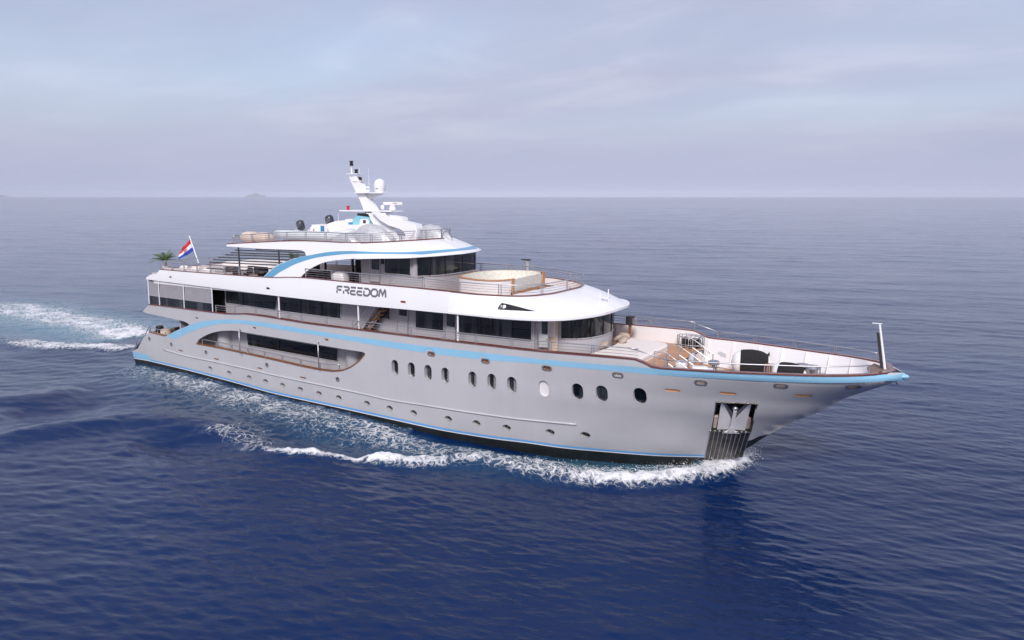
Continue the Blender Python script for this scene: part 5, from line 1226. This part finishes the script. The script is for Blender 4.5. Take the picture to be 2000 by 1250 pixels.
def hood(px, y_, z, L_, Wd, Hh, rz, label):
    c = AY(px, 735, y_); c[2] = z; t_ = thing('windlass_cover', (c[0], c[1], z), label, 'cover', 'black canvas hoods over the foredeck winches')
    # white drum with bulging ends, canvas saddle over its middle
    prof = [(-1.0, .1), (-.97, .45), (-.85, .72), (-.65, .88), (-.4, .96), (0, 1), (.4, .94), (.65, .82), (.85, .62), (.97, .35), (1.0, .08)]
    def surf(lo, hi, k, a0, a1, n=14):
        rows = []
        for i in range(n+1):
            u = lo + (hi-lo)*i/n; rr2 = np.interp(u, [p_[0] for p_ in prof], [p_[1] for p_ in prof])*k
            rows.append([(u*L_/2, math.cos(a)*rr2*Wd/2, Hh*.5 + math.sin(a)*rr2*Hh*.5) for a in np.linspace(a0, a1, 17)])
        return rows
    mb = MB(); mb.grid(surf(-1, 1, 1, 0, 2*math.pi)); mb.rot(rz); mb.v = [tuple(np.array(v) + [c[0], c[1], z]) for v in mb.v]; mb.build('drum', 'white_gel', t_, smooth=True)
    mb = MB(); rows = surf(-.55, .8, 1.05, -.35, math.pi+.35)
    rows = [[(x, y*(1 if abs(k-8) < 7 else 1.02), v) for k, (x, y, v) in enumerate(r_)] for r_ in rows]; rows = [[(r_[0][0], r_[0][1]*1.02, .02)] + r_ + [(r_[-1][0], r_[-1][1]*1.02, .02)] for r_ in rows]
    mb.grid(rows); mb.rot(rz); mb.v = [tuple(np.array(v) + [c[0], c[1], z]) for v in mb.v]; mb.build('canvas', 'canvas', t_, smooth=True); return t_
hood(1466, 1.8, ZF, 1.95, 1.25, 1.38, .25, 'tall white drum under a black canvas hood amidships on the foredeck')
hood(1543, 1.5, ZF+.02, 1.75, 1.1, 1.0, -.1, 'low black canvas hood over the winch nearest the bow')
def capstan(c, s_, label):
    t_ = thing('capstan', tuple(c), label, 'capstan', 'steel capstans near the bow')
    mb = MB(); mb.lathe([(.2*s_, 0), (.2*s_, .08*s_), (.12*s_, .12*s_), (.1*s_, .35*s_), (.14*s_, .5*s_), (.2*s_, .56*s_)], c, 16); mb.build('drum', 'dull_steel', t_, smooth='auto')
    mb = MB(); mb.lathe([(.21*s_, .56*s_), (.22*s_, .60*s_), (.19*s_, .66*s_), (.05*s_, .68*s_)], c, 16); mb.build('cap', 'reel_grey', t_, smooth='auto')
capstan(AY(1566, 735, 1.7)*[1, 1, 0] + [0, 0, ZF+.05], 1.45, 'grey capstan touching the end of the low black hood'); capstan(AY(1586, 735, 1.3)*[1, 1, 0] + [0, 0, ZF+.08], 1.5, 'taller grey capstan standing alone toward the stem')
for px in (1498,): c = AY(px, 727, 1.4); mb = MB(); mb.lathe([(.14, 0), (.09, .05), (.08, .75), (.15, .8), (.15, .88)], (c[0], c[1], ZF), 12); solo(mb, 'mooring_post', 'bronze', 'small brown mooring post right of the tall black hood', 'post')
# black life-saving sling hung on the far bulwark
P = [AY(1491,706,2.9), AY(1496,697,2.9), AY(1502,689,2.9), AY(1501,700,2.9), AY(1495,707,2.9)]; mb = MB(); mb.tube(P, .06, 6, closed=True); solo(mb, 'hanging_line', 'black', 'black line bundle hanging on the white bulwark beyond the tall hood', 'rope')
# ---- jackstaff at the bow
js = group_part('jackstaff', yacht); a_, b_ = np.array([30.0, 0, 5.95]), AY(1718, 632, 0); mb = MB(); mb.tube([a_, b_], .06, 10, r2=.045); mb.build('staff', 'white_paint', js, smooth='auto')
mb = MB(); dj = b_ - a_; mb.bar([a_ + dj*.03 + [-.07, -.0, 0], a_ + dj*.8 + [-.055, 0, 0]], .12, .10, up=(-1, 0, 0)); mb.build('sail_track', 'dark', js)
mb = MB(); c = b_; mb.box(c[0]-.28, c[0]+.1, -.05, .05, c[2]-.01, c[2]+.015); mb.build('staff_cap', 'white_paint', js)
# ---- little mast on the front visor
vb2 = bvh_of(vis1)
for px, py, h_ in ((1172,590,.55),(1188,587,.62)):
    h = shoot(vb2, px, py); mb = MB(); mb.tube([h[0]-[0, 0, .05], h[0] + [0, 0, h_]], .03, 6); mb.build('visor_antenna', 'white_paint', vis1, smooth='auto')
h = shoot(vb2, 1182, 589); mb = MB(); q = h[0]; mb.box(q[0]-.22, q[0]+.22, q[1]-.14, q[1]+.14, q[2]+.2, q[2]+.26); 
lt = mb.build('light_bracket', 'white_paint', vis1)
for dx in (-.2, 0, .2): mb = MB(); mb.tube([q + [dx, 0, -.05], q + [dx, 0, .2]], .02, 5); mb.build('bracket_leg', 'white_paint', lt)
# sun deck things: shower at the rail, covered grill, wicker chairs
c = AZ(1031, 540, 7.95); c = np.array([12.9, 2.7, 7.85]) if False else AZ(1030, 533, 8.0); t_ = thing('heater', tuple(c), 'pale standing cabinet with a dark flat hood behind the hot tub', 'cabinet')
mb = MB(); mb.lathe([(.16, 0), (.14, .3), (.2, .7), (.22, .85), (.1, .9)], c, 12); mb.build('body', 'silver_cloth', t_, smooth='auto'); mb = MB(); mb.box(c[0]-.4, c[0]+.2, c[1]-.2, c[1]+.2, c[2]+.9, c[2]+.96); mb.build('hood', 'dark', t_)
c = AY(665, 546, -3.3); mb = MB(); rbox(mb, (c[0], -3.3, ZS), .95, .7, 1.05, .16, .1, wob=.03, seed=3); solo(mb, 'covered_grill', 'white_inner', 'white cloth covered box standing under the arch', 'covered box')
def wicker(c, rz, label, grp):
    t_ = thing('wicker_chair', (0, 0, 0), label, 'chair', grp)
    rows = [[(.38*math.cos(a)*(1+.1*q), .38*math.sin(a)*(1+.1*q), .1 + .75*q) for a in np.linspace(-.2, math.pi+.2, 12)] for q in (0, .33, .66, 1)]
    mb = MB(); mb.grid(rows); mb.grid([[(x*.88, y*.88, z) for x, y, z in r_] for r_ in rows][::-1]); mb.build('shell', 'wicker', t_, smooth=True)
    mb = MB(); rbox(mb, (0, 0, .34), .62, .6, .14, .05); mb.build('cushion', 'dark' if 'dark' in label else 'cushion', t_, smooth='auto')
    for s_ in (-1, 1):
        for q in (-1, 1): mb = MB(); mb.tube([(s_*.26, q*.24, 0), (s_*.26, q*.24, .36)], .025, 5); mb.build('leg', 'dark', t_)
    t_.location = c; t_.rotation_euler = (0, 0, rz); return t_
mk('wicker', (.16, .10, .08), .8, 0, .4, 30)
G = 'wicker chairs under the arch'
w0 = wicker((-2.4, -3.2, ZS), 2.6, 'wicker chair tucked furthest into the narrow end of the arch', G)
copy_thing(w0, (-1.5, -2.6, ZS), .4, 'wicker chair in the middle of the shaded group under the arch'); copy_thing(w0, (-.2, -2.0, ZS), 3.6, 'wicker chair beside the dark bar under the arch')
for k, (x, y) in enumerate(((-2.2, -1.2), (-.8, .6), (.4, -1.4))):
    t_ = thing('dining_table', (x, y, ZS), ['dark square table deepest under the top deck', 'dark table furthest from the near rail under the top deck', 'dark table next to the bar front'][k], 'table', 'dark tables shaded by the top deck')
    mb = MB(); mb.box(x-.45, x+.45, y-.45, y+.45, ZS+.7, ZS+.75); mb.build('table_top', 'dark', t_); mb = MB(); mb.lathe([(.3, 0), (.28, .04), (.05, .06), (.05, .7)], (x, y, ZS), 10); mb.build('pedestal', 'black', t_)
for y_ in (-2.4, 0, 2.4):
    mb = MB(); mb.tube([(-1.6, y_, ZS), (-1.6, y_, 10.05)], .07, 8); mb.build('pillar', 'dark', yacht)
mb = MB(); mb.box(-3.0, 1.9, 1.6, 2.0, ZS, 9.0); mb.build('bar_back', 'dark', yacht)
# ---- aft sun deck: palms, flag, loungers, sofas
def palm(c, hgt, spread, n, label, seed):
    t_ = thing('potted_palm', tuple(c), label, 'palm', 'potted palms on the aft sun deck'); rs_ = np.random.default_rng(seed)
    mb = MB(); mb.lathe([(.18, 0), (.24, .25), (.25, .38), (.2, .38), (.19, .34), (.02, .33)], c, 14); mb.build('pot', 'white_inner', t_, smooth='auto')
    mb = MB(); mb.tube([c + [0, 0, .3], c + [.02, 0, .55], c + [0, .02, .75]], .07, 8, r2=.05); mb.build('trunk', 'bronze', t_, smooth=True)
    for i in range(n):
        a = 2*math.pi*i/n + rs_.uniform(-.2, .2); el = rs_.uniform(.35, 1.3); Lf = spread*rs_.uniform(.8, 1.1); mb = MB(); P = []
        for k in range(9):
            u = k/8; r_ = Lf*u*math.cos(el)*(1+.1*u); z_ = Lf*(u*math.sin(el) - .62*u*u*math.cos(el*.7)); P.append(np.array([c[0] + r_*math.cos(a), c[1] + r_*math.sin(a), c[2] + .72 + z_]))
        mb.tube(P, .012, 4)
        side = np.array([-math.sin(a), math.cos(a), 0])
        for k in range(1, 17):
            u = k/17; q = along(*pathlen(P), pathlen(P)[1][-1]*u); ln = .34*math.sin(math.pi*min(1, u*.9+.12))*spread; fw = (P[-1]-P[0]); fw = fw/np.linalg.norm(fw)
            for s_ in (-1, 1):
                e_ = q + side*s_*ln*.75 + fw*ln*.65 + [0, 0, -.22*ln]; w_ = fw*.022; mb.add([q - w_, q + w_, e_], [(0, 1, 2)])
        mb.build('frond', 'leaf', t_)
palm(AZ(318, 521, 8.05) * [1, 1, 0] + [.25, .1, 7.75], .9, 1.4, 19, 'potted palm at the near aft corner of the sun deck', 4)
palm(np.array([-11.2, 3.2, 7.72]), .9, 1.05, 15, 'potted palm on the far side seen through the louvre bars', 9)
fa, fb_ = AX(390, 516, -18.4)*0 + AZ(388, 514, 8.0), None
fdir = AY(370, 462, fa[1]) - fa; fp_ = thing('ensign', tuple(fa), 'red, white and blue flag with a checkered shield on a white stern staff', 'flag')
mb = MB(); mb.tube([fa, fa + fdir], .05, 8, r2=.04); mb.ball(fa + fdir, .07, .07, .07, 8, 6); mb.build('staff', 'white_paint', fp_, smooth='auto')
top_ = fa + fdir*.90; bot_ = fa + fdir*.46; out_ = (AY(355, 503, fa[1]) - AY(379, 496, fa[1])); 
def flagpt(u, v):
    q = top_*(1-v) + bot_*v; w_ = .05*math.sin(u*9 + v*2)*u
    return q + out_*u*(1.0 + .25*v) + np.array([0, w_*2, -.75*u*(1-v*.6) + .03*math.sin(u*11)])
for k, mt in enumerate(('flag_red', 'flag_white', 'flag_blue')):
    mb = MB(); mb.grid([[tuple(flagpt(u, v)) for u in np.linspace(0, 1, 22)] for v in np.linspace(k/3, (k+1)/3, 5)]); mb.build('stripe', mt, fp_, smooth=True)
for i in range(5):
    for j in range(5):
        if (i+j) % 2 == 0:
            u, v = .36 + i*.055, .30 + j*.08; mb = MB(); mb.grid([[tuple(flagpt(a, b) + [0, -.012, 0]) for a in (u, u+.055)] for b in (v, v+.08)]); mb.build('shield_square', 'flag_red', fp_)
def lounger(c, rz, label, grp='white loungers on the aft sun deck'):
    t_ = thing('lounger', (0, 0, 0), label, 'lounger', grp)
    mb = MB(); rbox(mb, (.3, 0, .22), 1.4, .68, .16, .06); mb.build('mattress', 'cushion', t_, smooth='auto')
    mb = MB(); rbox(mb, (0, 0, 0), .75, .66, .13, .05); mb.rot(-.75, axis='Y'); mb.v = [(x-.62, y, z+.42) for x, y, z in mb.v]; mb.build('backrest', 'cushion', t_, smooth='auto')
    mb = MB(); mb.box(-.75, 1.0, -.34, .34, .16, .21); mb.build('frame', 'dull_steel', t_)
    for sx in (-.65, .9):
        for sy in (-.3, .3): mb = MB(); mb.box(sx-.03, sx+.03, sy-.03, sy+.03, 0, .17); mb.build('leg', 'dull_steel', t_)
    t_.location = c; t_.rotation_euler = (0, 0, rz); return t_
LB = ['lounger nearest the near aft rail corner', 'lounger second from the aft corner along the near rail', 'lounger third from the aft corner along the near rail', 'lounger closest to the dark sofas']
l0 = lounger((-15.3, -3.0, 7.62), 1.9, 'white ' + LB[0])
for k, x in enumerate((-13.9, -12.5, -11.1)): copy_thing(l0, (x, -3.0, 7.64), 1.9, 'white ' + LB[k+1])
mb = MB(); rbox(mb, (-14.3, 1.6, 7.6), 3.6, 3.2, .72, .18); solo(mb, 'round_daybed', 'cushion', 'broad cream daybed beyond the flag staff', 'daybed')
mb = MB(); rbox(mb, (-11.3, 1.0, 7.62), 2.2, 1.7, .62, .14); solo(mb, 'cream_ottoman', 'cushion', 'square cream seat seen behind the louvre bars', 'seat')
def sofa(x, y, L_, label, rz=0):
    t_ = thing('sofa', (x, y, 7.64), label, 'sofa', 'dark sofas behind the louvre bars')
    mb = MB(); rbox(mb, (x, y, 7.64), L_, .85, .42, .06); mb.build('seat', 'dark', t_, smooth='auto'); mb = MB(); rbox(mb, (x, y+.38, 7.64), L_, .2, .85, .05); mb.build('backrest', 'dark', t_, smooth='auto')
    mb = MB(); rbox(mb, (x, y, 8.05), L_*.9, .6, .12, .05); mb.build('cushion', 'silver_cloth', t_, smooth='auto')
sofa(-9.0, -2.2, 2.1, 'dark sofa close behind the near rail'); sofa(-6.8, -1.2, 2.0, 'dark sofa at the foot of the blue striped arch'); sofa(-8.2, 1.6, 2.4, 'dark sofa on the far side of the aft deck')
for k, (x, y) in enumerate(((-8.2, -.6), (-6.2, .8))):
    t_ = thing('side_table', (x, y, 7.65), ['low wooden table between the near and far dark sofas', 'low wooden table under the edge of the top deck'][k], 'table', 'wooden tables on the aft deck')
    mb = MB(); mb.box(x-.55, x+.55, y-.4, y+.4, 8.06, 8.12); mb.build('table_top', 'orange_wood', t_); mb = MB(); mb.lathe([(.3, 0), (.25, .05), (.06, .08), (.06, .42)], (x, y, 7.65), 10); mb.build('pedestal', 'black', t_)
# ---- a guest seated by the arch: one skinned body with hair and shirt colours
def person(loc, rz, label, shirt, seat_z=.45):
    J = {'pel': (0, 0, seat_z+.1, .15), 'sp': (0, .02, seat_z+.35, .14), 'ch': (0, 0, seat_z+.55, .16), 'nk': (0, 0, seat_z+.68, .055), 'hd': (0, -.01, seat_z+.8, .095), 'tp': (0, 0, seat_z+.9, .07)}
    for s_, n_ in ((-1, 'r'), (1, 'l')):
        J['sh'+n_] = (s_*.19, 0, seat_z+.58, .06); J['el'+n_] = (s_*.25, -.1, seat_z+.34, .045); J['wr'+n_] = (s_*.17, -.32, seat_z+.26, .032); J['ha'+n_] = (s_*.14, -.4, seat_z+.25, .035)
        J['hp'+n_] = (s_*.1, -.04, seat_z+.08, .1); J['kn'+n_] = (s_*.13, -.46, seat_z+.08, .065); J['an'+n_] = (s_*.13, -.5, .08, .045); J['ft'+n_] = (s_*.14, -.66, .04, .04)
    E_ = [('pel', 'sp'), ('sp', 'ch'), ('ch', 'nk'), ('nk', 'hd'), ('hd', 'tp')]
    for n_ in 'rl': E_ += [('ch', 'sh'+n_), ('sh'+n_, 'el'+n_), ('el'+n_, 'wr'+n_), ('wr'+n_, 'ha'+n_), ('pel', 'hp'+n_), ('hp'+n_, 'kn'+n_), ('kn'+n_, 'an'+n_), ('an'+n_, 'ft'+n_)]
    nm = list(J); me = bpy.data.meshes.new('person'); me.from_pydata([J[k][:3] for k in nm], [(nm.index(a), nm.index(b)) for a, b in E_], [])
    o = bpy.data.objects.new('person', me); COL.objects.link(o); sk = o.modifiers.new('skin', 'SKIN')
    for i, k in enumerate(nm): me.skin_vertices[0].data[i].radius = (J[k][3],)*2; me.skin_vertices[0].data[i].use_root = (k == 'pel')
    sb_ = o.modifiers.new('sub', 'SUBSURF'); sb_.levels = sb_.render_levels = 2; me.materials.append(MATS['skin'])
    dg = bpy.context.evaluated_depsgraph_get(); m2 = bpy.data.meshes.new_from_object(o.evaluated_get(dg)); o.modifiers.clear(); o.data = m2; m2.materials.clear()
    for mt in ('skin', shirt, 'dark'): m2.materials.append(MATS[mt])
    for p in m2.polygons:
        z = p.center.z; y = p.center.y; x = abs(p.center.x); p.use_smooth = True
        p.material_index = 1 if (seat_z+.12 < z < seat_z+.66 and y > -.2) else (2 if z <= seat_z+.2 and z > .12 and y > -.55 and not (y < -.25 and z > seat_z+.15) else 0)
    o.location = loc; o.rotation_euler = (0, 0, rz); tag(o, label, 'person')
    mb = MB(); mb.ball((0, .015, seat_z+.86), .105, .115, .1, 12, 8); h_ = mb.build('hair', 'black', None, smooth=True); h_.parent = o; return o
pc = AY(563, 506, -1.5); person((pc[0], -1.5, 7.7), .6, 'dark haired guest in a white shirt sitting by the louvre bars near the arch', 'white_inner', seat_z=.45)
pc = AY(536, 516, -2.0); person((pc[0], -1.9, 7.66), -.5, 'guest in a pink top seated low behind the blue striped arch foot', 'pinkish') if False else None
# ---- top deck: boats, covers, life raft canisters
RF = ZT
def rib(x0, x1, y, zb, Rr, wid, label, kind):
    t_ = thing('tender', ((x0+x1)/2, y, zb), label, 'tender', 'tenders stowed on the top deck'); L_ = x1-x0
    P = []
    for s_ in np.linspace(-1, 1, 41):
        a = abs(s_); u = 1 - a
        x = x0 + L_*(1 - max(0, (a-.0))**2.2) if a < 1 else x0
        yy = wid/2*math.copysign(min(1, (a*1.9)**.7), s_) if a > .0 else 0
        P.append((x, y + yy, zb + .42 + .22*max(0, 1-a*2.2)))
    if kind == 'rib':
        mb = MB(); mb.tube(P, Rr, 14); mb.ball(P[0], Rr*1.0, Rr*.98, Rr*.98, 12, 8); mb.ball(P[-1], Rr*1.0, Rr*.98, Rr*.98, 12, 8); mb.build('tube', 'rib_grey', t_, smooth=True)
    rows = []
    for u in np.linspace(0, 1, 16):
        w_ = wid/2*(1 - max(0, (u-.45)/.55)**2.3)*(1.0 if kind == 'rib' else 1.08); x = x0 + .1 + (L_-.1)*u; kz = zb + .02 + .35*max(0, u-.6)/.4
        tz = zb + (.42 if kind == 'rib' else .8) + .16*u*u
        rows.append([(x, y-w_, tz), (x, y-w_*.98, kz+.28), (x, y-w_*.6, kz+.1), (x, y, kz), (x, y+w_*.6, kz+.1), (x, y+w_*.98, kz+.28), (x, y+w_, tz)])
    mb = MB(); mb.grid(rows); mb.add([rows[0][k] for k in range(7)], [tuple(range(7))]); mb.build('hull', 'rib_grey' if kind == 'rib' else 'white_gel', t_, smooth='auto')
    mb = MB(); mb.grid([[r_[0] for r_ in rows], [(r_[3][0], r_[3][1], r_[0][2]+.02) for r_ in rows], [r_[6] for r_ in rows]]); mb.build('deck', 'white_gel', t_, smooth=True); return t_
def outboard(c, s_, parent, tilt=.25):
    mb = MB(); ob = group_part('outboard_motor', parent)
    mb.ball((0, 0, .36), .2, .17, .27, 14, 10, lambda d: (1/(max(abs(d.x), abs(d.y), abs(d.z), .62)))**.5); mb.rot(-tilt, axis='Y'); mb.v = [tuple(np.array(v)*s_ + c) for v in mb.v]; mb.build('cowl', 'engine', ob, smooth=True)
    for k in (-.1, .0):
        mb = MB(); mb.tube([(-.18, -.14, .34+k), (.05, -.175, .42+k), (.17, -.13, .46+k)], .012, 4); mb.rot(-tilt, axis='Y'); mb.v = [tuple(np.array(v)*s_ + c) for v in mb.v]; mb.build('trim_line', 'steel', ob)
    mb = MB(); mb.tube([(0, 0, .12), (-.03, 0, -.2)], .09, 8); mb.rot(-tilt, axis='Y'); mb.v = [tuple(np.array(v)*s_ + c) for v in mb.v]; mb.build('leg', 'engine', ob, smooth='auto')
mk('engine', (.035, .04, .05), .25, 0, .1, coat=.5)
r1 = AY(557, 465, -2.1); r2 = AY(700, 465, -2.1)
tA = rib(r1[0]+.3, r2[0]-.6, -2.1, RF+.14, .29, 1.6, 'grey inflatable tender nearer the rail with a white seat console', 'rib')
pe = AY(589.5, 440, -2.0); outboard(pe + [0, 0, -.46], 1.3, tA)
q = AY(623, 455, -2.1); mb = MB(); rbox(mb, (q[0], -2.1, RF+.5), .95, .8, .72, .22); mb.build('console', 'white_gel', tA, smooth='auto'); mb = MB(); q2 = AY(629.5, 448, -2.52); mb.box(q2[0]-.15, q2[0]+.15, -2.53, -2.49, q2[2]-.22, q2[2]+.22); mb.build('console_panel', 'tender_blue', tA)
q = AY(612, 452, -2.8); mb = MB(); mb.tube([(q[0]-.05, -2.8, q[2]-.1), (q[0]+.06, -2.8, q[2]+.16), (q[0]+.03, -2.8, q[2]-.12)], .03, 5); mb.build('grab_line', 'red', tA)
tB = rib(AY(632, 460, -.6)[0], AY(770, 460, -.6)[0], -.6, RF+.38, .2, 2.0, 'white sports tender with a blue helm console and dark windscreen', 'boat')
pe = AY(646.5, 430.5, -.6); outboard(pe + [0, 0, -.5], 1.4, tB)
def tb(pxs, y, th, name, mat, parent): P = [AY(px, py, y) for px, py in pxs]; mb = MB(); mb.prism(P, (0, th, 0)); return mb.build(name, mat, parent)
cs = tb([(688,441),(690,428),(697,421),(722,424),(722,441)], -1.2, 1.0, 'helm_console', 'tender_light', tB)
tb([(697,421),(698,416.5),(719,418),(723,425),(700,425)], -1.15, .9, 'windscreen', 'black', cs)
tb([(702,439),(703,429),(706,427.5),(717,427.5),(720,430),(721,439)], -1.23, .03, 'console_face', 'white_gel', cs); tb([(709,436),(709,430),(714,430),(714,436)], -1.25, .03, 'gauge_panel', 'dark', cs)
tb([(680,441),(680,434),(688,434),(688,441)], -1.1, .8, 'seat_base', 'tender_blue', cs); tb([(672,434),(675,428),(688,427),(689,434)], -1.1, .9, 'seat', 'cushion', tB)
tb([(634,442),(640,437),(655,432),(672,430),(676,437),(680,441),(672,443)], -1.3, 1.4, 'aft_deck', 'white_gel', tB)
def shroud(px0, px1, pyb, y, hgt, wid, label, seed, peak=.45):
    a = AY(px0, pyb, y); b = AY(px1, pyb, y); L_ = b[0]-a[0]; rs_ = np.random.default_rng(seed); t_ = thing('covered_jet_ski', ((a[0]+b[0])/2, y, RF), label, 'covered jet ski', 'jet skis under silver covers')
    mb = MB(); rows = []
    for i in range(41):
        u = i/40; prof_ = (math.sin(math.pi*min(1, u/(2*peak)) if u < peak else math.pi*(.5 + .5*(u-peak)/(1-peak))))**.75 if 0 < u < 1 else 0
        h_ = hgt*(.22 + .78*prof_); w_ = wid/2*(math.sin(math.pi*min(max(u, .02), .98))**.45); row = []
        for j in range(33):
            v = -1 + 2*j/32; cr = 1 - abs(v)**2.6; fold = .05*noise.noise(Vector((u*7 + seed, v*2.2, seed))) + .035*abs(noise.noise(Vector((u*13 + v*5, seed*3.1, v*3))))
            row.append((a[0] + L_*u + fold*.6, y + w_*v + fold, RF + .05 + max(0, h_*cr**.6 + fold*1.6*cr)))
        rows.append(row)
    mb.grid(rows); mb.build('silver_cover', 'silver_cloth', t_, smooth=True)
    mb = MB(); mb.prism([(a[0]+L_*u, y + s_*wid*.42*math.sin(math.pi*u)**.5, RF) for s_ in (-1,) for u in np.linspace(.08, .92, 12)] + [(a[0]+L_*u, y + wid*.42*math.sin(math.pi*u)**.5, RF) for u in np.linspace(.92, .08, 12)], (0, 0, .12)); mb.build('hull', 'black', t_)
shroud(688, 772, 471, -2.3, 1.3, 1.4, 'silver covered jet ski beside the mast foot with a dark hull showing', 2, .42)
shroud(648, 700, 473, -3.1, .75, .9, 'flatter silver cover lying against the rail below the grey tender', 5, .5)
shroud(812, 882, 467, 1.35, 1.2, 1.5, 'silver covered jet ski forward of the mast at the end of the rail', 8, .42)
for k, (x, y, a, lb) in enumerate(((-10.1, -3.2, .3, 'wicker chair right behind the near rail beside the last lounger'), (-9.1, -3.3, 2.4, 'wicker chair behind the near rail below the louvre post'), (-7.6, -3.3, .9, 'wicker chair closest to the blue foot of the arch'), (-7.3, .2, 3.8, 'wicker chair between the two low wooden tables'))):
    q_ = copy_thing(w0, (x, y, 7.66), a, lb); q_['group'] = 'wicker chairs on the aft deck'
G = 'cream canvas covers on the top deck'
c = AY(484, 472, -3.2); mb = MB(); rbox(mb, (c[0]+.05, -3.0, RF-.12), 1.15, 1.0, .78, .28, .1, wob=.035, seed=4); solo(mb, 'raft_cover', 'beige', 'cream canvas cover nearest the aft end of the top deck', 'covered bundle', G, smooth=True)
c = AY(506, 472, -3.2); mb = MB(); rbox(mb, (c[0]+.15, -2.9, RF-.12), 1.2, 1.0, .76, .3, -.1, wob=.035, seed=6); solo(mb, 'raft_cover', 'beige', 'cream canvas cover on the bow side of its twin', 'covered bundle', G, smooth=True)
# ---- stern cockpit: jars and chairs
for k, (px, py, r_, h_, mt, lb) in enumerate(((332,652,.42,.62,'beige','fat tan jar in the stern cockpit'),(337,640,.4,.55,'beige','tan jar behind the fat one in the stern cockpit'),(318,656,.3,.5,'black','black bin beside the tan jars in the stern cockpit'))):
    c = AZ(px, py+14, 2.25); c = np.array([AY(px, py, -2.6+k*.5)[0], -2.9+k*.55, 2.3]); mb = MB(); mb.lathe([(r_*.8, 0), (r_, h_*.3), (r_, h_*1.1), (r_*.9, h_*1.35), (r_*.95, h_*1.4), (.03, h_*1.42)], c, 16); solo(mb, 'cockpit_jar', mt, lb, 'jar', 'jars in the stern cockpit')
mb = MB(); mb.box(-15.6, -15.45, -3.9, 3.9, 2.2, 4.8); mb.build('cockpit_bulkhead', 'wall_grey', yacht)
# ================================================================== far islands and air
HAZE_D = 2.8e-5
def island(name, px0, px1, h_, dist, seed):
    d0 = ray(px0, 384); d1 = ray(px1, 384); p0 = CAM[:2] + d0[:2]/np.linalg.norm(d0[:2])*dist; p1 = CAM[:2] + d1[:2]/np.linalg.norm(d1[:2])*dist
    ax = p1-p0; Ln = np.linalg.norm(ax); ax = ax/Ln; nrm_ = np.array([-ax[1], ax[0]]); rows = []
    for i in range(41):
        u = i/40; row = []
        for j in range(15):
            v = -1 + 2*j/14; e_ = math.sin(math.pi*u)**.8*(1-v*v); hh = h_*e_*(.75 + .5*noise.noise(Vector((u*4, v*2, seed)))+.15*noise.noise(Vector((u*14, v*6, seed))))
            q = p0 + ax*Ln*u + nrm_*v*Ln*.3; row.append((q[0], q[1], hh - 5))
        rows.append(row)
    mb = MB(); mb.grid(rows); o = mb.build(name, 'island', None, smooth=True); return tag(o, kind='structure')
island('hills', 478, 522, 165, 24000, 3.3); island('hills', -130, 20, 240, 30000, 7.1)
mb = MB(); mb.box(-48000, 48000, -48000, 48000, -6.5, 330); hz_ = mb.build('haze', 'white_inner', None); hz_['kind'] = 'stuff'; hz_.display_type = 'WIRE'
hm = bpy.data.materials.new('haze'); hm.use_nodes = True; t = hm.node_tree; t.nodes.clear(); o_ = t.nodes.new('ShaderNodeOutputMaterial'); v_ = t.nodes.new('ShaderNodeVolumePrincipled')
v_.inputs['Color'].default_value = (.80, .85, 1.0, 1); v_.inputs['Density'].default_value = HAZE_D; v_.inputs['Anisotropy'].default_value = -.3; t.links.new(v_.outputs[0], o_.inputs['Volume']); hz_.data.materials.clear(); hz_.data.materials.append(hm)
